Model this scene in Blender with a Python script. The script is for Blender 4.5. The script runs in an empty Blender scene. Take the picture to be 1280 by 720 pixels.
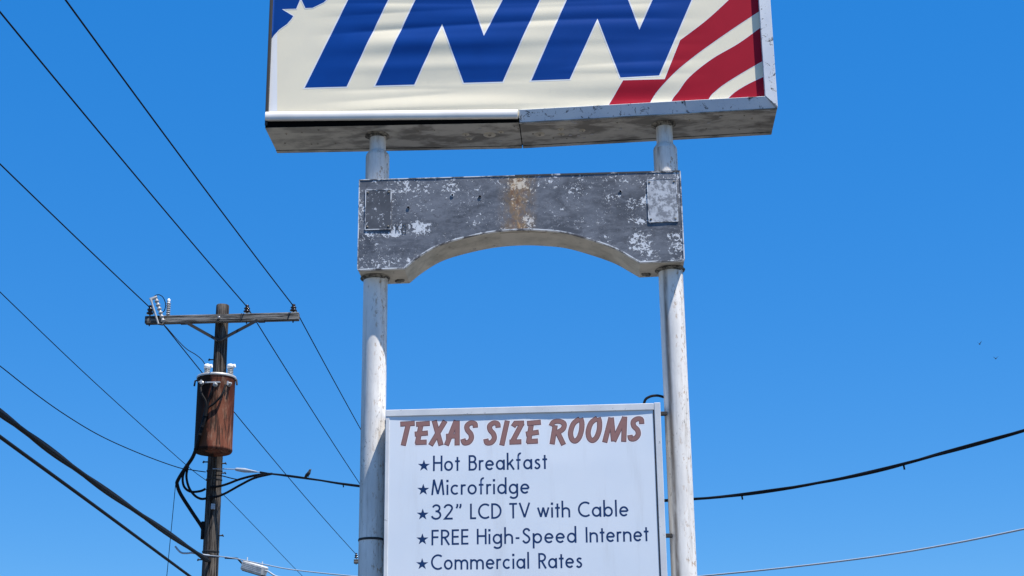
import bpy, bmesh, math, random
from mathutils import Vector, Matrix, noise
from mathutils.geometry import tessellate_polygon

random.seed(7)
PI = math.pi
rad = math.radians
scn = bpy.context.scene
COL = scn.collection

# ------------------------------------------------------------------ camera
FPX = 2045.0                       # focal length in photo pixels (1280 wide)
PITCH = math.atan(690 / 2045)
ROLL = -rad(0.68)
CAMZ = 1.6
cd = bpy.data.cameras.new('camera')
cam = bpy.data.objects.new('camera', cd)
COL.objects.link(cam)
scn.camera = cam
cd.sensor_width = 36.0
cd.lens = FPX / 1280 * 36.0
cd.clip_start = 0.1
cd.clip_end = 20000
CAMR = Matrix.Rotation(PI / 2 + PITCH, 3, 'X') @ Matrix.Rotation(ROLL, 3, 'Z')
cam.matrix_world = Matrix.Translation((0, 0, CAMZ)) @ CAMR.to_4x4()
CAMP = Vector((0, 0, CAMZ))

# ------------------------------------------------------------------ sky, sun, exposure
SUN_EL, SUN_AZ = 67.0, 51.0        # azimuth measured from the direction towards the camera, to the right
sv = Vector((math.sin(rad(SUN_AZ)) * math.cos(rad(SUN_EL)), -math.cos(rad(SUN_AZ)) * math.cos(rad(SUN_EL)), math.sin(rad(SUN_EL))))
world = bpy.data.worlds.new('World')
scn.world = world
world.use_nodes = True
wn = world.node_tree
wn.nodes.clear()
sky = wn.nodes.new('ShaderNodeTexSky')
sky.sky_type = 'NISHITA'
sky.sun_disc = False
sky.sun_elevation = rad(SUN_EL)
sky.sun_rotation = rad(180 - SUN_AZ)
sky.altitude = 2500
sky.air_density = 1.0
sky.dust_density = 0.0
sky.ozone_density = 4.0
# the camera's rendering of the whole sky: deeper saturation, softer brightness range
sep = wn.nodes.new('ShaderNodeSeparateColor')
sep.mode = 'HSV'
com_ = wn.nodes.new('ShaderNodeCombineColor')
com_.mode = 'HSV'
def wmath(op, a, v, clamp=False):
    x = wn.nodes.new('ShaderNodeMath')
    x.operation = op
    x.use_clamp = clamp
    wn.links.new(a, x.inputs[0])
    x.inputs[1].default_value = v
    return x.outputs[0]
bg = wn.nodes.new('ShaderNodeBackground')
bg.inputs['Strength'].default_value = 0.12
wo = wn.nodes.new('ShaderNodeOutputWorld')
wn.links.new(sky.outputs[0], sep.inputs[0])
wn.links.new(sep.outputs[0], com_.inputs[0])
wn.links.new(wmath('MULTIPLY', sep.outputs[1], 1.325, True), com_.inputs[1])
wn.links.new(wmath('MULTIPLY', wmath('POWER', sep.outputs[2], .34), 2.54), com_.inputs[2])
wn.links.new(com_.outputs[0], bg.inputs['Color'])
wn.links.new(bg.outputs[0], wo.inputs['Surface'])
sl = bpy.data.lights.new('sun', 'SUN')
sl.energy = 5.0
sl.angle = rad(0.5)
sl.color = (1.0, 0.95, 0.88)
so = bpy.data.objects.new('sun', sl)
COL.objects.link(so)
so.location = (8, -8, 30)
so.rotation_euler = sv.to_track_quat('Z', 'Y').to_euler()
scn.view_settings.view_transform = 'Standard'
scn.view_settings.look = 'None'
scn.view_settings.gamma = 1.0
scn.view_settings.exposure = 0.7
scn.view_settings.use_curve_mapping = False
scn.render.resolution_x = 1024
scn.render.resolution_y = 576

# ------------------------------------------------------------------ photo pixel -> place
def ray(px, py):
    return CAMR @ Vector(((px - 640) / FPX, -(py - 360) / FPX, -1.0))
def at_y(px, py, Y):
    d = ray(px, py)
    return CAMP + d * (Y / d.y)
SA, SD = rad(3.1), 13.9            # the sign's turn and distance
SN = Vector((-math.sin(SA), -math.cos(SA), 0))
SU = Vector((math.cos(SA), -math.sin(SA), 0))
def sp(px, py, yl):
    """photo pixel -> (u, z) on the plane parallel to the sign at local depth yl (minus = nearer)"""
    d = ray(px, py)
    o = Vector((0, SD, 0)) - SN * yl
    p = CAMP + d * ((o - CAMP).dot(SN) / d.dot(SN))
    return ((p - o).dot(SU), p.z)
def sw(u, yl, z):
    return Vector((0, SD, 0)) + SU * u - SN * yl + Vector((0, 0, z))

# ------------------------------------------------------------------ materials
class NT:
    def __init__(self, name):
        self.m = bpy.data.materials.new(name)
        self.m.use_nodes = True
        self.t = self.m.node_tree
        self.b = self.t.nodes['Principled BSDF']
        self._c = None
    def n(self, typ, **kw):
        nd = self.t.nodes.new(typ)
        for k, v in kw.items():
            setattr(nd, k, v)
        return nd
    def link(self, a, b):
        self.t.links.new(a, b)
    def coord(self):
        if self._c is None:
            self._c = self.n('ShaderNodeTexCoord').outputs['Object']
        return self._c
    def scaled(self, s):
        mp = self.n('ShaderNodeMapping')
        mp.inputs['Scale'].default_value = s
        self.link(self.coord(), mp.inputs['Vector'])
        return mp.outputs[0]
    def noise(self, scale, detail=4.0, rough=0.55, stretch=(1, 1, 1), dist=0.0):
        x = self.n('ShaderNodeTexNoise')
        x.inputs['Scale'].default_value = scale
        x.inputs['Detail'].default_value = detail
        x.inputs['Roughness'].default_value = rough
        x.inputs['Distortion'].default_value = dist
        self.link(self.scaled(stretch), x.inputs['Vector'])
        return x.outputs['Fac']
    def ramp(self, fac, lo, hi, a=0.0, b=1.0):
        x = self.n('ShaderNodeMapRange')
        x.interpolation_type = 'SMOOTHSTEP'
        x.inputs['From Min'].default_value = lo
        x.inputs['From Max'].default_value = hi
        x.inputs['To Min'].default_value = a
        x.inputs['To Max'].default_value = b
        self.link(fac, x.inputs['Value'])
        return x.outputs['Result']
    def math(self, op, a, b=None):
        x = self.n('ShaderNodeMath', operation=op)
        for i, v in enumerate((a, b)):
            if v is None:
                continue
            if isinstance(v, (int, float)):
                x.inputs[i].default_value = v
            else:
                self.link(v, x.inputs[i])
        return x.outputs[0]
    def mix(self, fac, a, b):
        x = self.n('ShaderNodeMix', data_type='RGBA')
        if isinstance(fac, (int, float)):
            x.inputs['Factor'].default_value = fac
        else:
            self.link(fac, x.inputs['Factor'])
        for i, v in ((6, a), (7, b)):
            if isinstance(v, tuple):
                x.inputs[i].default_value = (v[0], v[1], v[2], 1)
            else:
                self.link(v, x.inputs[i])
        return x.outputs[2]
    def xyz(self):
        s = self.n('ShaderNodeSeparateXYZ')
        self.link(self.coord(), s.inputs[0])
        return s.outputs
    def box(self, x0, x1, z0, z1, soft):
        o = self.xyz()
        r = self.math('MULTIPLY', self.ramp(o[0], x0 - soft, x0 + soft), self.ramp(o[0], x1 - soft, x1 + soft, 1, 0))
        q = self.math('MULTIPLY', self.ramp(o[2], z0 - soft, z0 + soft), self.ramp(o[2], z1 - soft, z1 + soft, 1, 0))
        return self.math('MULTIPLY', r, q)
    def out(self, col, rough=0.6, metal=0.0, spec=0.5, bump=None, bs=0.3, bd=0.01):
        b = self.b
        if isinstance(col, tuple):
            b.inputs['Base Color'].default_value = (col[0], col[1], col[2], 1)
        else:
            self.link(col, b.inputs['Base Color'])
        if isinstance(rough, (int, float)):
            b.inputs['Roughness'].default_value = rough
        else:
            self.link(rough, b.inputs['Roughness'])
        b.inputs['Metallic'].default_value = metal
        b.inputs['Specular IOR Level'].default_value = spec
        if bump is not None:
            x = self.n('ShaderNodeBump')
            x.inputs['Strength'].default_value = bs
            x.inputs['Distance'].default_value = bd
            self.link(bump, x.inputs['Height'])
            self.link(x.outputs[0], b.inputs['Normal'])
        return self.m

def simple(name, col, rough=0.6, metal=0.0, var=0.12, scale=6.0, spec=0.5):
    t = NT(name)
    dk = tuple(c * (1 - var) for c in col)
    lt = tuple(min(1, c * (1 + var)) for c in col)
    return t.out(t.mix(t.noise(scale), dk, lt), rough, metal, spec)

M = {}
def mats():
    # printed vinyl
    t = NT('vinyl_cream')
    c = t.mix(t.ramp(t.noise(2.2, 5, .6), .35, .75), (.85, .76, .56), (.80, .72, .54))
    c = t.mix(t.ramp(t.noise(5, 6, .7, (1, 1, .25)), .62, .85, 0, .35), c, (.45, .40, .32))
    M['cream'] = t.out(c, .42, bump=t.noise(260, 2), bs=.06, bd=.002)
    M['vwhite'] = simple('vinyl_white', (.80, .80, .80), .4, var=.04)
    M['blue'] = simple('vinyl_blue', (.0003, .048, .255), .45, var=.14, scale=3, spec=.12)
    M['red'] = simple('vinyl_red', (.37, .008, .024), .45, var=.14, scale=3, spec=.12)
    # flaking painted sheet metal
    t = NT('flaking_metal')
    fl = t.ramp(t.noise(9, 8, .78, (1, 1, .9), .7), .565, .60)
    c = t.mix(t.ramp(t.noise(3, 4), .3, .7), (.52, .56, .62), (.66, .68, .70))
    c = t.mix(fl, c, (.05, .05, .055))
    c = t.mix(t.ramp(t.noise(70, 3, .7), .64, .70, 0, .6), c, (.12, .11, .10))
    M['flake'] = t.out(c, .5, .0, bump=fl, bs=.3, bd=-.002)
    t = NT('underside_metal')
    a = t.noise(2.4, 6, .62, (1, 2.2, 1), .3)
    left = t.ramp(t.xyz()[0], -2.3, -.9, 1, 0)
    c = t.mix(left, (.44, .42, .38), (.60, .57, .49))
    c = t.mix(t.math('MULTIPLY', t.ramp(a, .43, .60), t.ramp(left, 0, 1, .85, .5)), c, (.12, .11, .095))
    c = t.mix(t.ramp(t.noise(9, 6, .7, (1, 1.6, 1)), .5, .75, 0, .40), c, (.16, .15, .13))
    c = t.mix(t.ramp(t.noise(40, 3, .6), .68, .74, 0, .5), c, (.05, .045, .04))
    M['under'] = t.out(c, .55, .25, bump=t.noise(3, 3, .5, (1, 2, 1)), bs=.25, bd=.03)
    M['black'] = simple('black_gap', (.003, .003, .003), .9, var=.2, spec=.05)
    M['gloss_trim'] = simple('bare_trim', (.74, .71, .66), .32, .0, var=.18, scale=5)
    t = NT('dirty_ring')
    c = t.mix(t.ramp(t.noise(22, 5, .7), .4, .62), (.03, .028, .024), (.25, .23, .19))
    M['grime'] = t.out(c, .8)
    # sign poles
    for key, sx in (('pole', 0), ('pole_r', 1)):
        t = NT('pole_paint' if not sx else 'pole_paint_streaked')
        c = t.mix(t.ramp(t.noise(3, 6, .62, (1, 1, .35)), .35, .72), (.84, .81, .76), (.60, .58, .55))
        st = t.ramp(t.noise(7, 7, .74, (1, 1, .06)), .47, .66, 0, .7)
        c = t.mix(st, c, (.27, .235, .19))
        o = t.xyz()
        if sx:
            band = t.math('MULTIPLY', t.ramp(o[0], -.085, -.060), t.ramp(o[0], -.055, -.022, 1, 0))
            band = t.math('MULTIPLY', band, t.ramp(t.noise(7, 6, .7, (1, 1, .14)), .32, .60, 0, .9))
            c = t.mix(band, c, (.13, .10, .075))
        sp1 = t.ramp(t.noise(34, 6, .72, (1, 1, .4)), .545, .615)
        col_ = t.math('MULTIPLY', t.ramp(o[0], -.02, .05), t.ramp(t.noise(2.6, 3), .38, .56, .25, 1))
        c = t.mix(t.math('MULTIPLY', sp1, t.math('MULTIPLY', col_, .9)), c, (.34, .20, .09))
        c = t.mix(t.math('MULTIPLY', t.math('MULTIPLY', t.ramp(t.noise(48, 5, .7, (1, 1, .45)), .58, .65), t.ramp(t.noise(3.4, 4, .6, (1, 1, .5)), .45, .62)), .85), c, (.13, .105, .08))
        M[key] = t.out(c, .5, bump=sp1, bs=.25, bd=-.003)
    # information panel
    t = NT('panel_face')
    c = t.mix(t.ramp(t.noise(1.4, 3), .3, .7), (.68, .735, .795), (.73, .77, .815))
    c = t.mix(t.ramp(t.noise(7, 6, .7, (1, 1, .10)), .52, .80, 0, .28), c, (.46, .45, .44))
    c = t.mix(t.ramp(t.noise(60, 4, .7), .68, .74, 0, .25), c, (.40, .38, .36))
    M['panel'] = t.out(c, .4)
    t = NT('panel_frame')
    fl = t.ramp(t.noise(20, 7, .75, (1, 1, 1), .5), .60, .66, 0, .75)
    c = t.mix(t.ramp(t.noise(4, 4), .3, .7), (.62, .62, .62), (.74, .73, .71))
    c = t.mix(fl, c, (.30, .30, .31))
    M['pframe'] = t.out(c, .42, .1, bump=fl, bs=.2, bd=-.002)
    M['navy'] = simple('navy_print', (.007, .036, .120), .6, var=.22, spec=.2)
    M['tfill'] = simple('faded_red_print', (.265, .130, .115), .6, var=.14, scale=30)
    M['tedge'] = simple('dark_red_edge', (.13, .060, .064), .6, var=.1)
    M['thalo'] = simple('pale_pink_print', (.84, .79, .80), .5, var=.04)
    # arch
    t = NT('arch_paint')
    base = t.mix(t.ramp(t.noise(2.6, 7, .68, (1, 1, 1.6), .5), .36, .64), (.052, .059, .074), (.145, .157, .182))
    base = t.mix(t.ramp(t.noise(11, 7, .75, (1, 1, 2.4), .4), .46, .66, 0, .55), base, (.20, .212, .24))
    base = t.mix(t.ramp(t.noise(16, 6, .75, (1, 1, 1.4)), .52, .68, 0, .7), base, (.045, .047, .055))
    def L(px, py):
        return sp(px, py, -.245)
    def bxm(x0, y0, x1, y1, soft):
        a_ = L(x0, y1)
        b_ = L(x1, y0)
        return t.box(a_[0], b_[0], a_[1] - ARCH_Z, b_[1] - ARCH_Z, soft)
    fle = t.noise(38, 5, .68, dist=.6)
    pat = t.noise(5.5, 3, .6)
    ch = t.math('ADD', fle, t.math('MULTIPLY', t.math('SUBTRACT', pat, .5), .55))
    edge = t.math('SUBTRACT', 1.0, bxm(455, 232, 848, 322, .04))
    ch = t.math('ADD', ch, t.math('MULTIPLY', edge, .07))
    for r_, wgt in (((490, 277, 540, 294), .17), ((455, 289, 500, 297), .16), ((783, 247, 812, 262), .14), ((783, 270, 812, 281), .14),
                    ((786, 291, 815, 312), .13), ((834, 288, 852, 314), .16), ((812, 226, 846, 278), .09), ((640, 226, 655, 236), .12), ((652, 270, 668, 284), .15)):
        ch = t.math('ADD', ch, t.math('MULTIPLY', bxm(*r_, .03), wgt))
    chip = t.ramp(ch, .648, .668)
    fine = t.math('MULTIPLY', t.ramp(t.noise(75, 3, .6), .645, .675), t.ramp(t.noise(4.2, 3, .6), .46, .60))
    chip = t.math('MAXIMUM', chip, fine)
    ring = t.math('MULTIPLY', t.ramp(ch, .612, .640), .75)
    base = t.mix(ring, base, (.035, .036, .042))
    c = t.mix(chip, base, t.mix(t.noise(60, 2), (.45, .47, .50), (.78, .80, .82)))
    ux = t.xyz()[0]
    uc = L(648, 250)[0]
    wx = t.math('ADD', ux, t.math('MULTIPLY', t.math('SUBTRACT', t.noise(6, 6, .7, (1, 1, .35)), .5), .22))
    wx = t.math('ABSOLUTE', t.math('SUBTRACT', wx, uc))
    halo = t.math('MULTIPLY', t.ramp(wx, .06, .21, 1, 0), t.ramp(t.noise(16, 7, .78, (1, 1, .6)), .36, .62, .1, .9))
    c = t.mix(halo, c, (.19, .125, .065))
    core = t.math('MULTIPLY', t.ramp(wx, .015, .085, 1, 0), t.ramp(t.noise(22, 7, .78, (1, 1, .4)), .40, .60, .05, .9))
    c = t.mix(core, c, t.mix(t.ramp(t.noise(24, 5, .7), .4, .62), (.17, .075, .025), (.50, .31, .14)))
    c = t.mix(t.math('MULTIPLY', t.math('MULTIPLY', chip, t.ramp(wx, .0, .2, 1, 0)), .7), c, (.70, .60, .46))
    M['arch'] = t.out(c, .55, .0, bump=chip, bs=.35, bd=-.0025)
    t = NT('arch_plate_dark')
    c = t.mix(t.ramp(t.noise(6, 6), .35, .7), (.045, .049, .058), (.088, .094, .108))
    c = t.mix(t.ramp(t.noise(30, 5, .7), .60, .63), c, (.5, .52, .55))
    c = t.mix(t.ramp(t.noise(12, 6, .75), .5, .7, 0, .6), c, (.04, .042, .05))
    M['plate_dark'] = t.out(c, .55)
    t = NT('arch_plate_light')
    c = t.mix(t.ramp(t.noise(26, 5, .7), .42, .58), (.20, .21, .23), (.50, .52, .55))
    c = t.mix(t.ramp(t.noise(7, 6, .7), .45, .7, 0, .5), c, (.20, .21, .23))
    M['plate_light'] = t.out(c, .5)
    t = NT('arch_soffit')
    c = t.mix(t.ramp(t.noise(4, 6, .65), .35, .7), (.56, .51, .42), (.34, .31, .25))
    c = t.mix(t.ramp(t.noise(13, 6, .7), .58, .72, 0, .75), c, (.07, .06, .05))
    M['soffit'] = t.out(c, .6, .15)
    t = NT('worn_edge')
    c = t.mix(t.ramp(t.noise(9, 6, .7), .42, .56), (.10, .10, .11), (.66, .68, .70))
    M['worn_edge'] = t.out(c, .5)
    t = NT('dark_worn_edge')
    c = t.mix(t.ramp(t.noise(12, 6, .7), .52, .62), (.03, .03, .034), (.45, .46, .48))
    M['darkflake'] = t.out(c, .6)
    # wood
    t = NT('weathered_wood')
    g = t.noise(9, 7, .7, (6, 6, .28), .3)
    c = t.mix(t.ramp(g, .35, .68), (.012, .009, .008), (.165, .145, .125))
    c = t.mix(t.ramp(t.noise(3, 4, .6, (1, 1, .4)), .42, .66, 0, .85), c, (.026, .020, .017))
    M['wood'] = t.out(c, .9, 0, .1, bump=g, bs=.6, bd=.012)
    t = NT('weathered_arm_wood')
    g = t.noise(9, 7, .7, (.28, 6, 6), .3)
    c = t.mix(t.ramp(g, .38, .64), (.022, .020, .019), (.27, .26, .24))
    M['armwood'] = t.out(c, .9, 0, .1, bump=g, bs=.6, bd=.012)
    # transformer
    t = NT('rusted_tank_paint')
    c = t.mix(t.ramp(t.noise(5, 5, .6, (1, 1, .3)), .3, .7), (.095, .027, .017), (.20, .072, .042))
    c = t.mix(t.ramp(t.noise(9, 6, .7, (1, 1, .25)), .5, .72, 0, .8), c, (.33, .22, .15))
    c = t.mix(t.ramp(t.noise(22, 5, .7), .62, .74, 0, .8), c, (.03, .016, .012))
    c = t.mix(t.ramp(t.noise(11, 6, .7, (1, 1, .10)), .52, .62, 0, .85), c, (.018, .012, .010))
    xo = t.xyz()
    left_shade = t.ramp(t.math('ADD', xo[0], t.math('MULTIPLY', t.math('SUBTRACT', t.noise(4, 5, .65, (1, 1, .28)), .5), .62)), -.075, -.03, 1, 0)
    c = t.mix(t.math('MULTIPLY', left_shade, .93), c, (.012, .009, .008))  # shade of the tank's left side painted into the colour, edge broken by noise
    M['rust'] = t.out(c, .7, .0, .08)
    M['lid'] = simple('galvanised_lid', (.42, .42, .41), .45, .3, var=.25, scale=14)
    M['steel'] = simple('galvanised_steel', (.40, .40, .41), .4, .6, var=.25, scale=20)
    M['darksteel'] = simple('dark_steel', (.025, .023, .022), .7, .0, var=.3, scale=20)
    M['porcelain'] = simple('grey_porcelain', (.36, .36, .35), .25, var=.12, scale=20)
    M['whitepor'] = simple('white_cap', (.82, .82, .80), .3, var=.05)
    M['brownpor'] = simple('brown_porcelain', (.030, .018, .016), .15, var=.2)
    M['rubber'] = simple('black_rubber', (.007, .007, .008), .6, var=.3, scale=12, spec=.15)
    M['wire'] = simple('weathered_wire', (.006, .006, .008), .7, .0, var=.3, scale=4, spec=.1)
    M['bright'] = simple('bright_strand', (.36, .40, .44), .5, .0, var=.2, scale=10)
    t = NT('closure_plastic')
    c = t.mix(t.ramp(t.noise(14, 5), .35, .7), (.60, .60, .58), (.42, .42, .41))
    M['closure'] = t.out(c, .5)
    M['feather'] = simple('dark_feathers', (.02, .018, .018), .6, var=.3, scale=40)
    # ground
    t = NT('worn_asphalt')
    c = t.mix(t.ramp(t.noise(.35, 6, .6), .3, .7), (.060, .059, .056), (.085, .083, .078))
    c = t.mix(t.ramp(t.noise(5, 6, .7), .55, .8, 0, .5), c, (.045, .044, .042))
    M['ground'] = t.out(c, .9, bump=t.noise(60, 3), bs=.3, bd=.01)

ARCH_Z = 6.40

# ------------------------------------------------------------------ mesh building
def cr(pts, n=6, closed=False):
    """smooth curve through points (any dimension)"""
    P = [tuple(p) for p in pts]
    m = len(P)
    out = []
    rng = range(m if closed else m - 1)
    for i in rng:
        p0 = P[(i - 1) % m] if (closed or i > 0) else P[i]
        p1, p2 = P[i], P[(i + 1) % m]
        p3 = P[(i + 2) % m] if (closed or i + 2 < m) else p2
        for k in range(n):
            t = k / n
            out.append(tuple(.5 * (2 * b + (c - a) * t + (2 * a - 5 * b + 4 * c - d) * t * t + (3 * b - a - 3 * c + d) * t ** 3)
                             for a, b, c, d in zip(p0, p1, p2, p3)))
    if not closed:
        out.append(P[-1])
    return out

class MB:
    def __init__(self, off=(0, 0, 0)):
        self.v, self.f, self.s = [], [], []
        self.off = Vector(off)
    def add(self, vs, fs, smooth=False):
        b = len(self.v)
        self.v += [Vector(p) - self.off for p in vs]
        self.f += [tuple(b + i for i in q) for q in fs]
        self.s += [smooth] * len(fs)
    def hexa(self, p):
        """8 corners: bottom ring 0-3, top ring 4-7"""
        self.add(p, [(3, 2, 1, 0), (4, 5, 6, 7), (0, 1, 5, 4), (1, 2, 6, 5), (2, 3, 7, 6), (3, 0, 4, 7)])
    def box(self, x0, x1, y0, y1, z0, z1):
        self.hexa([(x0, y0, z0), (x1, y0, z0), (x1, y1, z0), (x0, y1, z0), (x0, y0, z1), (x1, y0, z1), (x1, y1, z1), (x0, y1, z1)])
    def prism(self, poly, y0, y1):
        """poly of (x, z) extruded along y"""
        n = len(poly)
        vs = [(x, y0, z) for x, z in poly] + [(x, y1, z) for x, z in poly]
        tr = tessellate_polygon([[Vector((x, z, 0)) for x, z in poly]])
        fs = [tuple(t) for t in tr] + [tuple(n + i for i in reversed(t)) for t in tr]
        fs += [(i, (i + 1) % n, n + (i + 1) % n, n + i) for i in range(n)]
        self.add(vs, fs)
    def tube(self, path, r, sides=8, caps=True):
        pts = [Vector(p) for p in path]
        rs = r if isinstance(r, (list, tuple)) else [r] * len(pts)
        vs, fs = [], []
        ref = None
        for i, p in enumerate(pts):
            d = (pts[min(i + 1, len(pts) - 1)] - pts[max(i - 1, 0)]).normalized()
            if ref is None:
                ref = d.orthogonal().normalized()
            ref = (ref - d * ref.dot(d))
            ref = ref.normalized() if ref.length > 1e-6 else d.orthogonal().normalized()
            o = d.cross(ref)
            for k in range(sides):
                a = 2 * PI * k / sides
                vs.append(p + (ref * math.cos(a) + o * math.sin(a)) * rs[i])
        for i in range(len(pts) - 1):
            for k in range(sides):
                k2 = (k + 1) % sides
                fs.append((i * sides + k, i * sides + k2, (i + 1) * sides + k2, (i + 1) * sides + k))
        self.add(vs, fs, True)
        if caps:
            e = (len(pts) - 1) * sides
            self.add(vs[:sides], [tuple(reversed(range(sides)))])
            self.add(vs[e:], [tuple(range(sides))])
    def lathe(self, prof, base, axis=(0, 0, 1), sides=20, wob=0.0):
        """prof: (r, h) along axis from base"""
        ax = Vector(axis).normalized()
        a1 = ax.orthogonal().normalized()
        if abs(ax.z) > .999:
            a1 = Vector((1, 0, 0))
        a2 = ax.cross(a1)
        b = Vector(base)
        vs, fs = [], []
        for r, h in prof:
            for k in range(sides):
                a = 2 * PI * k / sides
                q = a1 * math.cos(a) + a2 * math.sin(a)
                rr = r
                if wob:
                    rr *= 1 + wob * noise.noise(Vector((q.x * 1.5, q.y * 1.5, h * .9)))
                vs.append(b + q * rr + ax * h)
        for i in range(len(prof) - 1):
            for k in range(sides):
                k2 = (k + 1) % sides
                fs.append((i * sides + k, i * sides + k2, (i + 1) * sides + k2, (i + 1) * sides + k))
        self.add(vs, fs, True)
        e = (len(prof) - 1) * sides
        self.add(vs[:sides], [tuple(reversed(range(sides)))])
        self.add(vs[e:], [tuple(range(sides))])
    def bar(self, a, b, w, h, up=(0, 0, 1)):
        """rectangular bar from a to b"""
        a, b = Vector(a), Vector(b)
        d = (b - a).normalized()
        s = d.cross(Vector(up)).normalized() * (w / 2)
        t = s.cross(d).normalized() * (h / 2)
        self.hexa([a - s - t, a + s - t, b + s - t, b - s - t, a - s + t, a + s + t, b + s + t, b - s + t])
    def build(self, name, mat, parent=None, bevel=0.0, loc=(0, 0, 0)):
        me = bpy.data.meshes.new(name)
        me.from_pydata([tuple(p) for p in self.v], [], self.f)
        for p, s in zip(me.polygons, self.s):
            p.use_smooth = s
        bm = bmesh.new()
        bm.from_mesh(me)
        bmesh.ops.recalc_face_normals(bm, faces=bm.faces)
        if bevel:
            bmesh.ops.bevel(bm, geom=[e for e in bm.edges if len(e.link_faces) == 2 and e.calc_face_angle(0) > .6], offset=bevel, segments=1, affect='EDGES', profile=.5)
        bm.to_mesh(me)
        bm.free()
        me.materials.append(mat if not isinstance(mat, str) else M[mat])
        o = bpy.data.objects.new(name, me)
        COL.objects.link(o)
        o.location = loc
        if parent:
            o.parent = parent
        return o

def tag(o, label, cat, group=None, kind=None):
    o['label'] = label
    o['category'] = cat
    if group:
        o['group'] = group
    if kind:
        o['kind'] = kind
    return o
def empty(name, loc=(0, 0, 0), rz=0.0):
    o = bpy.data.objects.new(name, None)
    o.empty_display_size = .2
    COL.objects.link(o)
    o.location = loc
    o.rotation_euler = (0, 0, rz)
    return o
def thing(name, label, cat, loc=(0, 0, 0), rz=0.0, group=None):
    return tag(empty(name, loc, rz), label, cat, group)
def copy_tree(o, parent=None):
    c = o.copy()
    COL.objects.link(c)
    c.parent = parent
    for ch in list(o.children):
        copy_tree(ch, c)
    return c

# flat print: polygons and strokes that follow a gently waved face
def strokes_tris(path, w, closed=False):
    n = len(path)
    P = [Vector((p[0], p[1])) for p in path]
    L, R = [], []
    for i in range(n):
        if closed:
            a, b = P[(i - 1) % n], P[(i + 1) % n]
        else:
            a, b = P[max(i - 1, 0)], P[min(i + 1, n - 1)]
        d1 = (P[i] - a)
        d2 = (b - P[i])
        if d1.length < 1e-9:
            d1 = d2
        if d2.length < 1e-9:
            d2 = d1
        d1.normalize()
        d2.normalize()
        t = (d1 + d2)
        t = t.normalized() if t.length > 1e-4 else d1
        nn = Vector((-t.y, t.x))
        c = max(.35, abs(nn.dot(Vector((-d1.y, d1.x)))))
        L.append(P[i] + nn * (w / 2 / c))
        R.append(P[i] - nn * (w / 2 / c))
    V = L + R
    F = []
    for i in range(n if closed else n - 1):
        j = (i + 1) % n
        F.append((n + i, n + j, j, i))
    return V, F

def print_mesh(name, mat, parent, origin, layers, surf, cut=None):
    """layers: list of (verts2d (u,z), faces, lift).  surf(u,z) = local depth of the face."""
    bm = bmesh.new()
    lay = bm.verts.layers.float.new('lift')
    for V, F, lift in layers:
        bv = []
        for p in V:
            q = bm.verts.new((p[0], 0, p[1]))
            q[lay] = lift
            bv.append(q)
        for f in F:
            try:
                bm.faces.new([bv[i] for i in f])
            except ValueError:
                pass
    if cut:
        du, dz = cut
        us = [v.co.x for v in bm.verts]
        zs = [v.co.z for v in bm.verts]
        for step, lo, hi, nrm in ((du, min(us), max(us), (1, 0, 0)), (dz, min(zs), max(zs), (0, 0, 1))):
            k = math.ceil(lo / step)
            while k * step < hi:
                co = (k * step, 0, 0) if nrm[0] else (0, 0, k * step)
                bmesh.ops.bisect_plane(bm, geom=bm.verts[:] + bm.edges[:] + bm.faces[:], plane_co=co, plane_no=nrm, dist=1e-6)
                k += 1
    bmesh.ops.triangulate(bm, faces=[f for f in bm.faces if len(f.verts) > 4])
    lift0 = layers[0][2]
    for v in bm.verts:
        l = v[lay] if v[lay] > 0 else lift0
        v.co.y = surf(v.co.x, v.co.z) - l
        v.co -= Vector(origin)
    for f in bm.faces:
        f.normal_update()
        if f.normal.y > 0:
            f.normal_flip()
        f.smooth = True
    me = bpy.data.meshes.new(name)
    bm.to_mesh(me)
    bm.free()
    me.materials.append(M[mat])
    o = bpy.data.objects.new(name, me)
    COL.objects.link(o)
    o.parent = parent
    return o
def poly_layer(poly, lift):
    tr = tessellate_polygon([[Vector((x, z, 0)) for x, z in poly]])
    return ([Vector(p) for p in poly], [tuple(t) for t in tr], lift)

mats()

# ------------------------------------------------------------------ ground
g = MB()
g.add([(-3000, -3000, 0), (3000, -3000, 0), (3000, 3000, 0), (-3000, 3000, 0)], [(0, 1, 2, 3)])
go = g.build('ground', 'ground')
go['kind'] = 'structure'

# ------------------------------------------------------------------ sign poles
UL, UR = -1.232, 1.422            # pole axes along the sign
PR = .109
def sign_pole(u, ztop, label):
    w = sw(u, 0, 0)
    t = thing('sign_pole', label, 'pole', w, -SA, 'pipe poles of the sign')
    zs = sp(472 if u < 0 else 831, 196.5 if u < 0 else 188, 0)[1]
    m = MB()
    prof = [(PR + .0005, -.02)] + [(PR, z * .5) for z in range(0, int(zs * 2))] + [(PR, zs)]
    m.lathe(prof, (0, 0, 0), sides=40)
    m.build('pipe', 'pole' if u < 0 else 'pole_r', t)
    m = MB()
    m.lathe([(PR, zs), (PR * .96, zs + .02), (.078, zs + .055)], (0, 0, 0), sides=40)
    m.build('reducer', 'pole', t)
    m = MB()
    m.lathe([(.076, zs + .04), (.075, zs + .15), (.076, ztop)], (0, 0, 0), sides=32)
    m.build('stub_pipe', 'pole', t)
    m = MB()
    m.lathe([(.2, 0.002), (.2, .03)], (0, 0, 0), sides=8)
    m.build('base_plate', 'darksteel', t)
    return t
p_l = sign_pole(UL, 7.95, 'white painted steel pole with a thin strap band, hugging the panel edge')
p_r = sign_pole(UR, 7.95, 'rust speckled white steel pole where the short black cable loop enters')
zb = sp(463, 672.5, -.11)[1]
m = MB()
m.lathe([(PR + .004, zb - .010), (PR + .005, zb - .004), (PR + .005, zb + .004), (PR + .003, zb + .010)], (0, 0, 0), sides=40)
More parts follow.
